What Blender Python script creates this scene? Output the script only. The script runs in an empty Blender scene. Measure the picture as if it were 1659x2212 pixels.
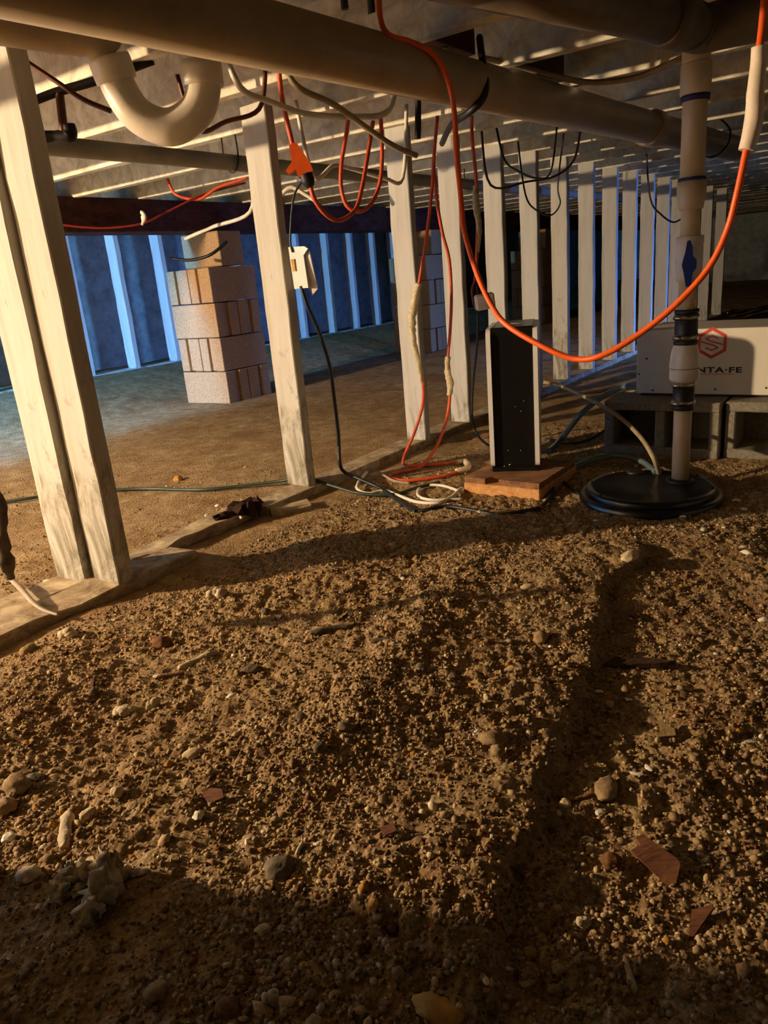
import bpy, bmesh, math, random
import numpy as np
from mathutils import Vector, Matrix, noise as mnoise

# ------------------------------------------------------------------ camera
F_PX, CX, CY = 1600.0, 829.5, 1106.0
_d = np.array([1270.0 - CX, 6100.0 - CY, F_PX]); _d /= np.linalg.norm(_d)
C_UP = -_d
C_FWD = np.array([0, 0, 1.0]) - C_UP * C_UP[2]; C_FWD /= np.linalg.norm(C_FWD)
C_RIGHT = np.cross(C_FWD, C_UP)
if C_RIGHT[0] < 0: C_RIGHT = -C_RIGHT
CAM_H = 0.66
scene = bpy.context.scene
COL = scene.collection
cam_data = bpy.data.cameras.new('camera')
cam_data.sensor_fit = 'VERTICAL'
cam_data.sensor_height = 36.0
cam_data.lens = 36.0 * F_PX / 2212.0
cam_data.clip_start = 0.02
cam = bpy.data.objects.new('camera', cam_data)
COL.objects.link(cam)
def _w(v): return Vector((float(v @ C_RIGHT), float(v @ C_FWD), float(v @ C_UP)))
_x, _y, _z = _w(np.array([1., 0, 0])), _w(np.array([0, -1., 0])), _w(np.array([0, 0, -1.]))
cam.matrix_world = Matrix(((_x.x, _y.x, _z.x, 0), (_x.y, _y.y, _z.y, 0), (_x.z, _y.z, _z.z, CAM_H), (0, 0, 0, 1)))
scene.camera = cam

# ------------------------------------------------------------------ world, exposure, daylight
world = bpy.data.worlds.new('world'); scene.world = world
world.use_nodes = True
world.node_tree.nodes['Background'].inputs[0].default_value = (0.25, 0.42, 0.8, 1)
world.node_tree.nodes['Background'].inputs[1].default_value = 0.02
scene.view_settings.view_transform = 'Standard'
scene.view_settings.look = 'None'
scene.view_settings.gamma = 1.0
scene.view_settings.exposure = 0.15
scene.view_settings.use_curve_mapping = False

ANG = math.radians(54)
UX, UY = math.cos(ANG), math.sin(ANG)        # u runs along the stud walls, v across the crawl space
def W(u, v, z=0.0): return Vector((u * UX - v * UY, u * UY + v * UX, z))
U3 = Vector((UX, UY, 0)); V3 = Vector((-UY, UX, 0)); Z3 = Vector((0, 0, 1))

def area_light(name, loc, aim, sx, sy, power, color, spread):
    l = bpy.data.lights.new(name, 'AREA'); l.shape = 'RECTANGLE'
    l.size = sx; l.size_y = sy; l.energy = power; l.color = color; l.spread = math.radians(spread)
    o = bpy.data.objects.new(name, l); COL.objects.link(o)
    o.location = loc
    o.rotation_euler = (Vector(aim) - Vector(loc)).to_track_quat('-Z', 'Y').to_euler()
    return o
# daylight entering by the foundation vent in the right wall
area_light('vent_daylight', W(6.2, -1.14, 0.50), W(5.5, 1.6, 0.12), 0.4, 0.24, 16, (0.13, 0.30, 1.0), 58)
LAMP_POS = W(-0.84, 3.545, 1.075)       # warm bulb on the near side of the girder
LAMP_STRENGTH = 17000.0
COOL_POS = W(0.0, 3.838, 1.14)         # cool bulb on the far side of the girder
COOL_STRENGTH = 24000.0

# ------------------------------------------------------------------ pixel helpers (a pixel gives a direction only)
def ray(px, py):
    v = np.array([px - CX, py - CY, F_PX])
    return Vector((float(v @ C_RIGHT), float(v @ C_FWD), float(v @ C_UP)))
EYE = Vector((0, 0, CAM_H))
def at_z(px, py, z):
    r = ray(px, py); return EYE + r * ((z - CAM_H) / r.z)
def at_y(px, py, y):
    r = ray(px, py); return EYE + r * (y / r.y)
def at_u(px, py, u):
    r = ray(px, py); return EYE + r * (u / (r.x * UX + r.y * UY))
def at_v(px, py, v):
    r = ray(px, py); return EYE + r * (v / (-r.x * UY + r.y * UX))
def uv(p): return p.x * UX + p.y * UY, -p.x * UY + p.y * UX

# ------------------------------------------------------------------ numpy noise for the soil
def _hash(ix, iy, s):
    h = (ix.astype(np.int64) * 374761393 + iy.astype(np.int64) * 668265263 + s * 974634541) & 0xffffffff
    h = ((h ^ (h >> 13)) * 1274126177) & 0xffffffff
    h = ((h ^ (h >> 16)) * 2246822519) & 0xffffffff
    return ((h ^ (h >> 15)) & 0xffffff) / float(0xffffff)
def vnoise(x, y, sc, s=0):
    x = x / sc; y = y / sc
    ix = np.floor(x); iy = np.floor(y); fx = x - ix; fy = y - iy
    fx = fx * fx * (3 - 2 * fx); fy = fy * fy * (3 - 2 * fy)
    a = _hash(ix, iy, s); b = _hash(ix + 1, iy, s); c = _hash(ix, iy + 1, s); d = _hash(ix + 1, iy + 1, s)
    return (a * (1 - fx) + b * fx) * (1 - fy) + (c * (1 - fx) + d * fx) * fy
def clods(x, y, sc, s=0):
    x = x / sc; y = y / sc
    ix = np.floor(x); iy = np.floor(y)
    out = np.zeros_like(x)
    for dx in (-1, 0, 1):
        for dy in (-1, 0, 1):
            jx = ix + dx; jy = iy + dy
            cx = jx + 0.15 + 0.7 * _hash(jx, jy, s + 1); cy = jy + 0.15 + 0.7 * _hash(jx, jy, s + 2)
            r = 0.35 + 0.45 * _hash(jx, jy, s + 3)
            d2 = ((x - cx) ** 2 + (y - cy) ** 2) / (r * r)
            out = np.maximum(out, np.sqrt(np.clip(1 - d2, 0, 1)) * r)
    return out
def sstep(a, b, x):
    t = np.clip((x - a) / (b - a), 0, 1); return t * t * (3 - 2 * t)

CLIFF_PX = [(1392, 1190), (1345, 1235), (1292, 1290), (1268, 1400), (1246, 1480), (1226, 1560), (1192, 1660), (1132, 1780), (1085, 1900), (1040, 2080), (1000, 2212)]
_cl = sorted([(p.y, p.x) for p in (at_z(a, b, -0.02) for a, b in CLIFF_PX)])
CL_Y = np.array([c[0] for c in _cl]); CL_X = np.array([c[1] for c in _cl])
RIDGE = [at_z(a, b, 0.0) for a, b in [(1030, 1170), (960, 1280), (860, 1420), (770, 1530), (660, 1640)]]
BASIN = Vector((0.78, 2.065, 0))
def seg_d(x, y, pts):
    d = np.full_like(x, 1e9)
    for a, b in zip(pts[:-1], pts[1:]):
        ex, ey = b.x - a.x, b.y - a.y
        t = np.clip(((x - a.x) * ex + (y - a.y) * ey) / (ex * ex + ey * ey), 0, 1)
        d = np.minimum(d, np.hypot(x - a.x - t * ex, y - a.y - t * ey))
    return d
def ground0(x, y):
    x = np.asarray(x, float); y = np.asarray(y, float)
    v = -x * UY + y * UX
    h = -0.03 + 0.0 * x
    xc = np.interp(y, CL_Y, CL_X) + 0.03 * (vnoise(x * 0 + 3, y, 0.07, 9) - 0.5)
    k = 1 - sstep(1.55, 1.78, y)
    near_side = sstep(1.6, 1.45, v) * 1.0
    h = h + 0.011 * k * near_side * sstep(xc + 0.03, xc - 0.01, x)
    h = h - 0.013 * k * sstep(xc, xc + 0.03, x) * (1 - 0.8 * sstep(xc + 0.3, xc + 0.55, x))
    h = h + 0.018 * np.exp(-(seg_d(x, y, RIDGE) / 0.07) ** 2)
    h = h + 0.024 * (vnoise(x, y, 0.38, 1) - 0.5) * near_side + 0.02 * (vnoise(x, y, 0.17, 2) - 0.5) * (0.5 + 0.5 * near_side)
    h = h + 0.17 * sstep(3.85, 4.8, v)
    h = h + 0.03 * sstep(3.7, 2.9, v) * sstep(1.9, 2.6, v) * (vnoise(x, y, 0.9, 5) - 0.3)
    db = np.hypot(x - BASIN.x, y - BASIN.y)
    h = h + (-0.03 - h) * sstep(0.34, 0.22, db)
    dt = np.hypot(x - 0.40, y - 2.26)
    h = h + (-0.034 - h) * sstep(0.3, 0.15, dt)
    return h
def rough(x, y):
    v = -x * UY + y * UX
    r = 0.25 + 0.75 * sstep(1.5, 1.2, v)
    r = r * (0.55 + 0.9 * vnoise(x, y, 0.22, 7))
    return r * (1 - 0.5 * sstep(1.9, 2.6, y))
def ground(x, y):
    x = np.asarray(x, float); y = np.asarray(y, float)
    r = rough(x, y)
    h = ground0(x, y)
    h = h + r * (0.17 * 0.055 * (clods(x, y, 0.055, 20) - 0.25) + 0.34 * 0.020 * clods(x, y, 0.020, 30) + 0.42 * 0.012 * clods(x, y, 0.012, 40))
    return h
def on(px, py, dz=0.0):
    p = at_z(px, py, -0.02)
    for _ in range(6):
        p = at_z(px, py, float(ground0(p.x, p.y)) + dz)
    return p
def gh(x, y): return float(ground(np.array([x]), np.array([y]))[0])

# ------------------------------------------------------------------ materials
def hexc(r, g, b):
    f = lambda c: (c / 255 / 12.92) if c / 255 <= 0.04045 else ((c / 255 + 0.055) / 1.055) ** 2.4
    return (f(r), f(g), f(b), 1)
class NT:
    def __init__(self, name):
        self.m = bpy.data.materials.new(name); self.m.use_nodes = True
        self.t = self.m.node_tree; self.b = self.t.nodes['Principled BSDF']
    def n(self, typ, **kw):
        nd = self.t.nodes.new(typ)
        for k, v in kw.items():
            if k.startswith('i_'): nd.inputs[k[2:].replace('_', ' ')].default_value = v
            else: setattr(nd, k, v)
        return nd
    def l(self, a, b): self.t.links.new(a, b)
    def ramp(self, fac, stops):
        r = self.n('ShaderNodeValToRGB'); e = r.color_ramp.elements
        e[0].position, e[0].color = stops[0]
        e[1].position, e[1].color = stops[-1]
        for p, c in stops[1:-1]:
            k = e.new(p); k.color = c
        self.l(fac, r.inputs[0]); return r
    def noise(self, scale, detail=4, rough=0.6, vec=None, dist=0.0):
        n = self.n('ShaderNodeTexNoise'); n.inputs['Scale'].default_value = scale; n.inputs['Detail'].default_value = detail
        n.inputs['Roughness'].default_value = rough; n.inputs['Distortion'].default_value = dist
        if vec is not None: self.l(vec, n.inputs['Vector'])
        return n
    def coord(self, scale=(1, 1, 1), which='Object'):
        tc = self.n('ShaderNodeTexCoord'); mp = self.n('ShaderNodeMapping')
        mp.inputs['Scale'].default_value = scale
        self.l(tc.outputs[which], mp.inputs[0]); self.tc = tc
        return mp.outputs[0]
    def mix(self, fac, a, b, mode='MIX'):
        m = self.n('ShaderNodeMix', data_type='RGBA', blend_type=mode)
        for s, v in ((0, fac), (6, a), (7, b)):
            if hasattr(v, 'links'): self.l(v, m.inputs[s])
            else: m.inputs[s].default_value = v
        return m.outputs[2]
    def bump(self, h, strength=0.3, dist=0.01):
        b = self.n('ShaderNodeBump'); b.inputs['Strength'].default_value = strength; b.inputs['Distance'].default_value = dist
        self.l(h, b.inputs['Height']); self.l(b.outputs[0], self.b.inputs['Normal'])
def plain(name, col, rough=0.5, metal=0.0, vary=0.12, scale=18.0, bump=0.0, spec=0.5):
    t = NT(name); c = t.coord()
    n = t.noise(scale, 5, 0.65, c)
    d = tuple(max(0, x * (1 - 2.2 * vary)) for x in col[:3]) + (1,); e = tuple(min(1, x * (1 + vary)) for x in col[:3]) + (1,)
    r = t.ramp(n.outputs['Fac'], [(0.3, d), (0.7, e)])
    t.l(r.outputs[0], t.b.inputs['Base Color'])
    t.b.inputs['Roughness'].default_value = rough; t.b.inputs['Metallic'].default_value = metal
    t.b.inputs['Specular IOR Level'].default_value = spec
    if bump: t.bump(n.outputs['Fac'], bump, 0.004)
    return t.m
def painted_wood(name, grime=0.5, base=(0.47, 0.45, 0.40), foot=0.45):
    t = NT(name); c = t.coord((26, 26, 1.6))
    g = t.noise(1.0, 6, 0.7, c)
    base_r = t.ramp(g.outputs['Fac'], [(0.30, (base[0] * .80, base[1] * .78, base[2] * .73, 1)), (0.52, base + (1,)), (0.75, (min(1, base[0] * 1.12), min(1, base[1] * 1.12), min(1, base[2] * 1.12), 1))])
    c2 = t.coord((11, 11, 5)); n2 = t.noise(1.0, 7, 0.75, c2, 0.6)
    sep = t.n('ShaderNodeSeparateXYZ'); t.l(t.tc.outputs['Object'], sep.inputs[0])
    mr = t.n('ShaderNodeMapRange'); mr.inputs[1].default_value = foot; mr.inputs[2].default_value = 0.02; mr.inputs[3].default_value = 0.0; mr.inputs[4].default_value = 0.20
    t.l(sep.outputs[2], mr.inputs[0])
    ad = t.n('ShaderNodeMath', operation='ADD'); t.l(n2.outputs['Fac'], ad.inputs[0]); t.l(mr.outputs[0], ad.inputs[1])
    mask = t.ramp(ad.outputs[0], [(0.70 - 0.12 * grime, (0, 0, 0, 1)), (0.82 - 0.08 * grime, (1, 1, 1, 1))])
    mm = t.n('ShaderNodeMath', operation='MULTIPLY'); t.l(mask.outputs[0], mm.inputs[0]); mm.inputs[1].default_value = 0.85
    gr = t.noise(40, 3, 0.6, c2)
    stain = t.ramp(gr.outputs['Fac'], [(0.35, hexc(70, 72, 52)), (0.65, hexc(128, 112, 78))])
    t.l(t.mix(mm.outputs[0], base_r.outputs[0], stain.outputs[0]), t.b.inputs['Base Color'])
    t.b.inputs['Roughness'].default_value = 0.75
    t.b.inputs['Specular IOR Level'].default_value = 0.25
    t.bump(g.outputs['Fac'], 0.35, 0.003)
    return t.m
def wood(name, a, b, scale=(3, 30, 30), rough=0.75, bump=0.5):
    t = NT(name); c = t.coord(scale)
    n = t.noise(1.0, 6, 0.7, c, 0.8)
    r = t.ramp(n.outputs['Fac'], [(0.32, a), (0.68, b)])
    t.l(r.outputs[0], t.b.inputs['Base Color']); t.b.inputs['Roughness'].default_value = rough
    t.b.inputs['Specular IOR Level'].default_value = 0.2
    t.bump(n.outputs['Fac'], bump, 0.004)
    return t.m
def soil_mat():
    t = NT('soil'); c = t.coord()
    big = t.noise(2.3, 4, 0.6, c); mid = t.noise(17, 6, 0.7, c); fine = t.noise(190, 5, 0.75, c)
    base = t.ramp(mid.outputs['Fac'], [(0.25, hexc(120, 92, 60)), (0.5, hexc(166, 137, 96)), (0.75, hexc(204, 180, 136))])
    red = t.ramp(big.outputs['Fac'], [(0.52, (0, 0, 0, 1)), (0.68, (1, 1, 1, 1))])
    m2 = t.n('ShaderNodeMath', operation='MULTIPLY'); t.l(red.outputs[0], m2.inputs[0]); m2.inputs[1].default_value = 0.55
    col = t.mix(m2.outputs[0], base.outputs[0], hexc(134, 92, 58))
    fr = t.ramp(fine.outputs['Fac'], [(0.3, (0.45, 0.42, 0.40, 1)), (0.55, (1, 1, 1, 1)), (0.78, (1.5, 1.45, 1.35, 1))])
    col = t.mix(0.8, col, fr.outputs[0], 'MULTIPLY')
    t.l(col, t.b.inputs['Base Color']); t.b.inputs['Roughness'].default_value = 0.95
    t.b.inputs['Specular IOR Level'].default_value = 0.1
    vo = t.n('ShaderNodeTexVoronoi'); vo.inputs['Scale'].default_value = 150; t.l(c, vo.inputs['Vector'])
    ad = t.n('ShaderNodeMath', operation='SUBTRACT'); t.l(fine.outputs['Fac'], ad.inputs[0]); t.l(vo.outputs['Distance'], ad.inputs[1])
    t.bump(ad.outputs[0], 0.65, 0.006)
    return t.m
def tinted(name, rough=0.9, bump=0.5):
    t = NT(name); c = t.coord()
    at = t.n('ShaderNodeAttribute', attribute_name='tint')
    n = t.noise(260, 4, 0.7, c)
    r = t.ramp(n.outputs['Fac'], [(0.3, (0.62, 0.6, 0.56, 1)), (0.7, (1.15, 1.12, 1.06, 1))])
    t.l(t.mix(1.0, at.outputs['Color'], r.outputs[0], 'MULTIPLY'), t.b.inputs['Base Color'])
    t.b.inputs['Roughness'].default_value = rough; t.b.inputs['Specular IOR Level'].default_value = 0.15
    t.bump(n.outputs['Fac'], bump, 0.002)
    return t.m
def stone(name, a, b, scale=60):
    t = NT(name); c = t.coord()
    n = t.noise(scale, 6, 0.75, c)
    r = t.ramp(n.outputs['Fac'], [(0.32, a), (0.66, b)])
    t.l(r.outputs[0], t.b.inputs['Base Color']); t.b.inputs['Roughness'].default_value = 0.9
    t.b.inputs['Specular IOR Level'].default_value = 0.15
    t.bump(n.outputs['Fac'], 0.7, 0.004)
    return t.m
def emit(name, col, s):
    t = NT(name); t.b.inputs['Base Color'].default_value = (0, 0, 0, 1)
    t.b.inputs['Emission Color'].default_value = col; t.b.inputs['Emission Strength'].default_value = s
    return t.m
M = {}
M['soil'] = soil_mat()
M['gravel'] = tinted('gravel')
M['paint'] = painted_wood('painted_wood', 0.35)
M['paint_old'] = painted_wood('worn_painted_wood', 1.0, (0.48, 0.45, 0.38), 0.55)
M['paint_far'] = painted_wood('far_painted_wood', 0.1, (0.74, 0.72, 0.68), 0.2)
M['joist'] = wood('painted_joist', hexc(176, 164, 136), hexc(238, 230, 208), (14, 14, 14), 0.8, 0.3)
M['subfloor'] = wood('painted_subfloor', hexc(122, 108, 84), hexc(204, 192, 164), (8, 8, 8), 0.8, 0.3)
M['sill'] = wood('weathered_sill', hexc(112, 88, 58), hexc(206, 186, 150), (16, 16, 30))
M['rot'] = wood('rotten_wood', hexc(22, 14, 9), hexc(78, 52, 32), (40, 40, 40), 0.9, 1.0)
M['lumber'] = wood('cut_lumber', hexc(176, 118, 66), hexc(226, 172, 110), (6, 60, 60))
M['ply_top'] = wood('dusty_ply', hexc(96, 66, 46), hexc(166, 120, 82), (9, 40, 40), 0.85, 0.8)
M['girder'] = wood('dark_girder', hexc(38, 18, 12), hexc(92, 50, 36), (8, 8, 20), 0.7, 0.3)
M['redwood'] = wood('red_wood_chip', hexc(74, 44, 28), hexc(136, 90, 60), (20, 120, 60))
M['bark'] = wood('bark', hexc(40, 34, 24), hexc(120, 104, 76), (60, 60, 60))
M['concrete'] = stone('concrete_block', hexc(150, 118, 84), hexc(194, 158, 116), 90)
M['concrete_grey'] = stone('grey_block', hexc(112, 106, 94), hexc(160, 152, 134), 90)
M['found'] = stone('foundation', hexc(120, 124, 124), hexc(168, 172, 170), 9)
M['mortar'] = stone('mortar', hexc(90, 78, 62), hexc(120, 104, 84), 60)
M['pvc'] = plain('drain_pvc', hexc(172, 152, 122), 0.38, 0, 0.10, 7)
M['pvc_trap'] = plain('trap_pvc', hexc(224, 212, 188), 0.35, 0, 0.10, 9)
M['pvc_tan'] = plain('discharge_pvc', hexc(212, 186, 146), 0.42, 0, 0.07, 12)
M['pvc_valve'] = plain('valve_pvc', hexc(226, 214, 196), 0.4, 0, 0.05, 20)
M['primer'] = plain('purple_primer', hexc(44, 36, 92), 0.6, 0, 0.2, 60)
M['rubber'] = plain('black_rubber', hexc(26, 25, 25), 0.5, 0, 0.15, 40)
M['steel'] = plain('clamp_steel', hexc(190, 186, 176), 0.28, 1.0, 0.1, 50)
M['blue'] = plain('blue_handle', hexc(26, 52, 128), 0.45, 0, 0.08, 30)
M['black'] = plain('black_plastic', hexc(15, 14, 14), 0.32, 0, 0.2, 25)
M['basin'] = plain('basin_plastic', hexc(11, 10, 10), 0.3, 0, 0.35, 14, 0.25)
M['white_case'] = plain('white_case', hexc(226, 222, 214), 0.4, 0, 0.03, 15)
M['dehu'] = plain('cabinet_enamel', hexc(226, 218, 200), 0.5, 0, 0.03, 6)
M['dark_metal'] = plain('dark_metal', hexc(40, 36, 32), 0.5, 0.6, 0.2, 30)
M['brass'] = plain('brass', hexc(150, 110, 60), 0.4, 0.8, 0.2, 30)
M['grey_pipe'] = plain('grey_pipe', hexc(132, 128, 116), 0.5, 0, 0.15, 8)
M['logo_red'] = plain('logo_red', hexc(214, 58, 40), 0.5, 0, 0.03, 10)
M['logo_dark'] = plain('logo_dark', hexc(34, 36, 40), 0.5, 0, 0.03, 10)
M['screw'] = plain('screw', hexc(70, 66, 58), 0.4, 0.7, 0.1, 10)
M['orange'] = plain('orange_cord', hexc(240, 96, 22), 0.45, 0, 0.06, 40)
M['orange_dim'] = plain('dusty_orange_cord', hexc(208, 82, 38), 0.6, 0, 0.15, 30)
M['black_cord'] = plain('black_cord', hexc(22, 23, 24), 0.5, 0, 0.15, 40)
M['green_cord'] = plain('green_cord', hexc(44, 58, 48), 0.5, 0, 0.15, 40)
M['white_cord'] = plain('white_cord', hexc(226, 216, 194), 0.55, 0, 0.08, 40)
M['tan_cord'] = plain('tan_cord', hexc(158, 140, 108), 0.6, 0, 0.15, 40)
M['red_cord'] = plain('red_cord', hexc(130, 26, 18), 0.5, 0, 0.15, 40)
M['copper'] = plain('copper_wire', hexc(96, 50, 30), 0.5, 0.3, 0.15, 40)
M['tape'] = plain('crusty_tape', hexc(206, 188, 146), 0.8, 0, 0.2, 80, 0.6)
M['sleeve'] = plain('white_sleeve', hexc(228, 208, 178), 0.6, 0, 0.06, 20)
M['foam'] = plain('foam_chunk', hexc(196, 176, 140), 0.9, 0, 0.2, 60, 1.0)
M['shell'] = plain('shell', hexc(236, 224, 198), 0.55, 0, 0.08, 90)
M['st_tan'] = stone('tan_stone', hexc(120, 96, 66), hexc(176, 148, 106))
M['st_pale'] = stone('pale_stone', hexc(176, 152, 112), hexc(226, 206, 164))
M['st_grey'] = stone('grey_stone', hexc(84, 74, 58), hexc(134, 118, 92))
M['st_brown'] = stone('brown_stone', hexc(84, 56, 34), hexc(140, 98, 60))
M['st_yel'] = stone('yellow_stone', hexc(168, 118, 52), hexc(216, 172, 96))
M['cloth'] = plain('dusty_cloth', hexc(120, 104, 88), 0.95, 0, 0.3, 30, 0.5)
M['duct'] = plain('dirty_duct', hexc(112, 96, 76), 0.5, 0, 0.2, 8)
_t = NT('clear_tube'); _t.b.inputs['Base Color'].default_value = hexc(110, 132, 132); _t.b.inputs['Roughness'].default_value = 0.15
_t.b.inputs['Transmission Weight'].default_value = 0.35; M['tube'] = _t.m
M['bulb'] = emit('lit_bulb', (1.0, 0.74, 0.47, 1), LAMP_STRENGTH)
M['cool_bulb'] = emit('lit_cool_bulb', (0.13, 0.43, 1.0, 1), COOL_STRENGTH)

# ------------------------------------------------------------------ mesh helpers
ORG = {}
class MB:
    def __init__(s): s.v = []; s.f = []; s.sm = []
    def add(s, vs, fs, smooth=False):
        o = len(s.v); s.v += [Vector(a) for a in vs]; s.f += [tuple(i + o for i in f) for f in fs]; s.sm += [smooth] * len(fs); return s
    def bm(s, bm, mat=None, smooth=False):
        bm.verts.index_update()
        s.add([(mat @ a.co if mat else a.co) for a in bm.verts], [[q.index for q in f.verts] for f in bm.faces], smooth); bm.free(); return s
    def box(s, c, ax, ay, az, hx, hy, hz, bev=0.0, jit=0.0, seed=0):
        """oriented box: centre, axis directions, half sizes; every edge bevelled"""
        b = bmesh.new(); bmesh.ops.create_cube(b, size=2)
        for q in b.verts: q.co = Vector((q.co.x * hx, q.co.y * hy, q.co.z * hz))
        if bev: bmesh.ops.bevel(b, geom=list(b.edges), offset=bev, segments=1, affect='EDGES')
        if jit:
            for q in b.verts: q.co += Vector(mnoise.noise_vector(q.co * 23 + Vector((seed, seed * 2, 0)))) * jit
        c = Vector(c); ax, ay, az = Vector(ax), Vector(ay), Vector(az)
        for q in b.verts: q.co = c + ax * q.co.x + ay * q.co.y + az * q.co.z
        if ax.cross(ay).dot(az) < 0: bmesh.ops.reverse_faces(b, faces=b.faces)
        return s.bm(b)
    def board(s, a, b_, side, up, hw, hh, cuts=1, jit=0.0, bev=0.003, seed=0):
        """long board from a to b with cross cuts and a little warp so that it is not a perfect block"""
        a = Vector(a); b_ = Vector(b_); d = (b_ - a); L = d.length; d = d / L
        sd = Vector(side); up = Vector(up)
        ring = [(-hw + bev, -hh), (hw - bev, -hh), (hw, -hh + bev), (hw, hh - bev), (hw - bev, hh), (-hw + bev, hh), (-hw, hh - bev), (-hw, -hh + bev)]
        vs = []; n = cuts + 1
        for i in range(n):
            p = a + d * (L * i / cuts)
            for k, (x, y) in enumerate(ring):
                q = p + sd * x + up * y
                if jit: q = q + Vector(mnoise.noise_vector(q * 9 + Vector((seed, 0, seed)))) * jit
                vs.append(q)
        fs = []
        for i in range(cuts):
            for k in range(8):
                fs.append((i * 8 + k, i * 8 + (k + 1) % 8, (i + 1) * 8 + (k + 1) % 8, (i + 1) * 8 + k))
        fs.append(tuple(range(7, -1, -1))); fs.append(tuple(range((n - 1) * 8, n * 8)))
        if sd.cross(up).dot(d) < 0: fs = [tuple(reversed(f)) for f in fs]
        return s.add(vs, fs)
    def tube(s, pts, r, n=8, res=6, smooth_path=True, caps=True, bumps=0.0):
        P = [Vector(p) for p in pts]
        rr = r if isinstance(r, (list, tuple)) else [r] * len(P)
        Q, R = [], []
        if smooth_path and len(P) > 2:
            for i in range(len(P) - 1):
                p0 = P[max(i - 1, 0)]; p1 = P[i]; p2 = P[i + 1]; p3 = P[min(i + 2, len(P) - 1)]
                for k in range(res):
                    t = k / res; t2 = t * t; t3 = t2 * t
                    Q.append(0.5 * ((2 * p1) + (p2 - p0) * t + (2 * p0 - 5 * p1 + 4 * p2 - p3) * t2 + (3 * p1 - p0 - 3 * p2 + p3) * t3))
                    R.append(rr[i] * (1 - t) + rr[i + 1] * t)
            Q.append(P[-1]); R.append(rr[-1])
        else: Q, R = P, rr
        vs = []; T = (Q[1] - Q[0]).normalized()
        N = T.orthogonal().normalized()
        for i, q in enumerate(Q):
            T2 = ((Q[min(i + 1, len(Q) - 1)] - Q[max(i - 1, 0)])).normalized()
            rot = T.rotation_difference(T2); N = (rot @ N).normalized(); T = T2
            B = T.cross(N)
            for k in range(n):
                a = 2 * math.pi * k / n
                f = R[i]
                if bumps: f *= 1 + bumps * mnoise.noise(q * 55 + Vector((k * 1.7, 0, 0)))
                vs.append(q + (N * math.cos(a) + B * math.sin(a)) * f)
        fs = []
        for i in range(len(Q) - 1):
            for k in range(n):
                fs.append((i * n + k, i * n + (k + 1) % n, (i + 1) * n + (k + 1) % n, (i + 1) * n + k))
        s.add(vs, fs, True)
        if caps:
            o = len(s.v) - len(vs)
            s.f.append(tuple(o + k for k in range(n - 1, -1, -1))); s.sm.append(False)
            s.f.append(tuple(o + (len(Q) - 1) * n + k for k in range(n))); s.sm.append(False)
        return s
    def lathe(s, c, axis, prof, n=24, smooth=False):
        """turned shape: profile [(radius, height along axis)]"""
        c = Vector(c); ax = Vector(axis).normalized(); N = ax.orthogonal().normalized(); B = ax.cross(N)
        vs = []
        for r, h in prof:
            for k in range(n):
                a = 2 * math.pi * k / n
                vs.append(c + ax * h + (N * math.cos(a) + B * math.sin(a)) * max(r, 1e-4))
        fs = []
        for i in range(len(prof) - 1):
            for k in range(n):
                fs.append((i * n + k, i * n + (k + 1) % n, (i + 1) * n + (k + 1) % n, (i + 1) * n + k))
        fs.append(tuple(range(n - 1, -1, -1))); fs.append(tuple((len(prof) - 1) * n + k for k in range(n)))
        o = len(s.v); s.add(vs, fs, True)
        s.sm[-1] = s.sm[-2] = False
        return s
    def prism(s, pts, nrm, th):
        """flat outline (3-D points, any planar polygon) thickened along nrm"""
        nrm = Vector(nrm).normalized(); n = len(pts); pts = [Vector(p) for p in pts]
        ar = Vector((0, 0, 0))
        for a, b in zip(pts, pts[1:] + pts[:1]): ar += a.cross(b)
        if ar.dot(nrm) < 0: pts = pts[::-1]
        vs = pts + [p + nrm * th for p in pts]
        fs = [tuple(range(n - 1, -1, -1)), tuple(range(n, 2 * n))] + [(i, (i + 1) % n, n + (i + 1) % n, n + i) for i in range(n)]
        return s.add(vs, fs)
    def rock(s, c, sx, sy, sz, rotz=0, seed=0, rough=0.25, sub=2, ax=None, freq=1.6, facet=False):
        b = bmesh.new(); bmesh.ops.create_icosphere(b, subdivisions=sub, radius=1)
        off = Vector((seed * 3.17, seed * 1.31, seed * 7.7))
        for q in b.verts:
            k = 1 + rough * (mnoise.noise(q.co * freq + off) + 0.5 * mnoise.noise(q.co * freq * 2.7 + off))
            q.co = q.co * k
            if facet:
                q.co += Vector(mnoise.cell_vector(q.co * 1.3 + off)) * rough * 0.35
        m = Matrix.Rotation(rotz, 4, 'Z')
        if ax is not None: m = m @ Matrix.Rotation(ax, 4, 'Y')
        for q in b.verts: q.co = Vector(c) + m @ Vector((q.co.x * sx, q.co.y * sy, q.co.z * sz))
        return s.bm(b, None, not facet)
    def mesh(s, name, org):
        me = bpy.data.meshes.new(name)
        me.from_pydata([tuple(a - org) for a in s.v], [], s.f)
        me.polygons.foreach_set('use_smooth', s.sm); me.update(); return me
def tag(o, label, cat, group=None, kind=None):
    o['label'] = label
    if cat: o['category'] = cat
    if group: o['group'] = group
    if kind: o['kind'] = kind
    return o
def thing(name, loc, label, cat, group=None):
    o = bpy.data.objects.new(name, None); o.empty_display_size = 0.05; COL.objects.link(o)
    o.location = loc; ORG[o.name] = Vector(loc); return tag(o, label, cat, group)
def part(name, mb, mat, parent, label=None):
    org = ORG[parent.name]
    o = bpy.data.objects.new(name, mb.mesh(name, org)); COL.objects.link(o); o.parent = parent
    o.data.materials.append(M[mat] if isinstance(mat, str) else mat); ORG[o.name] = org
    if label: o['label'] = label
    return o
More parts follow.
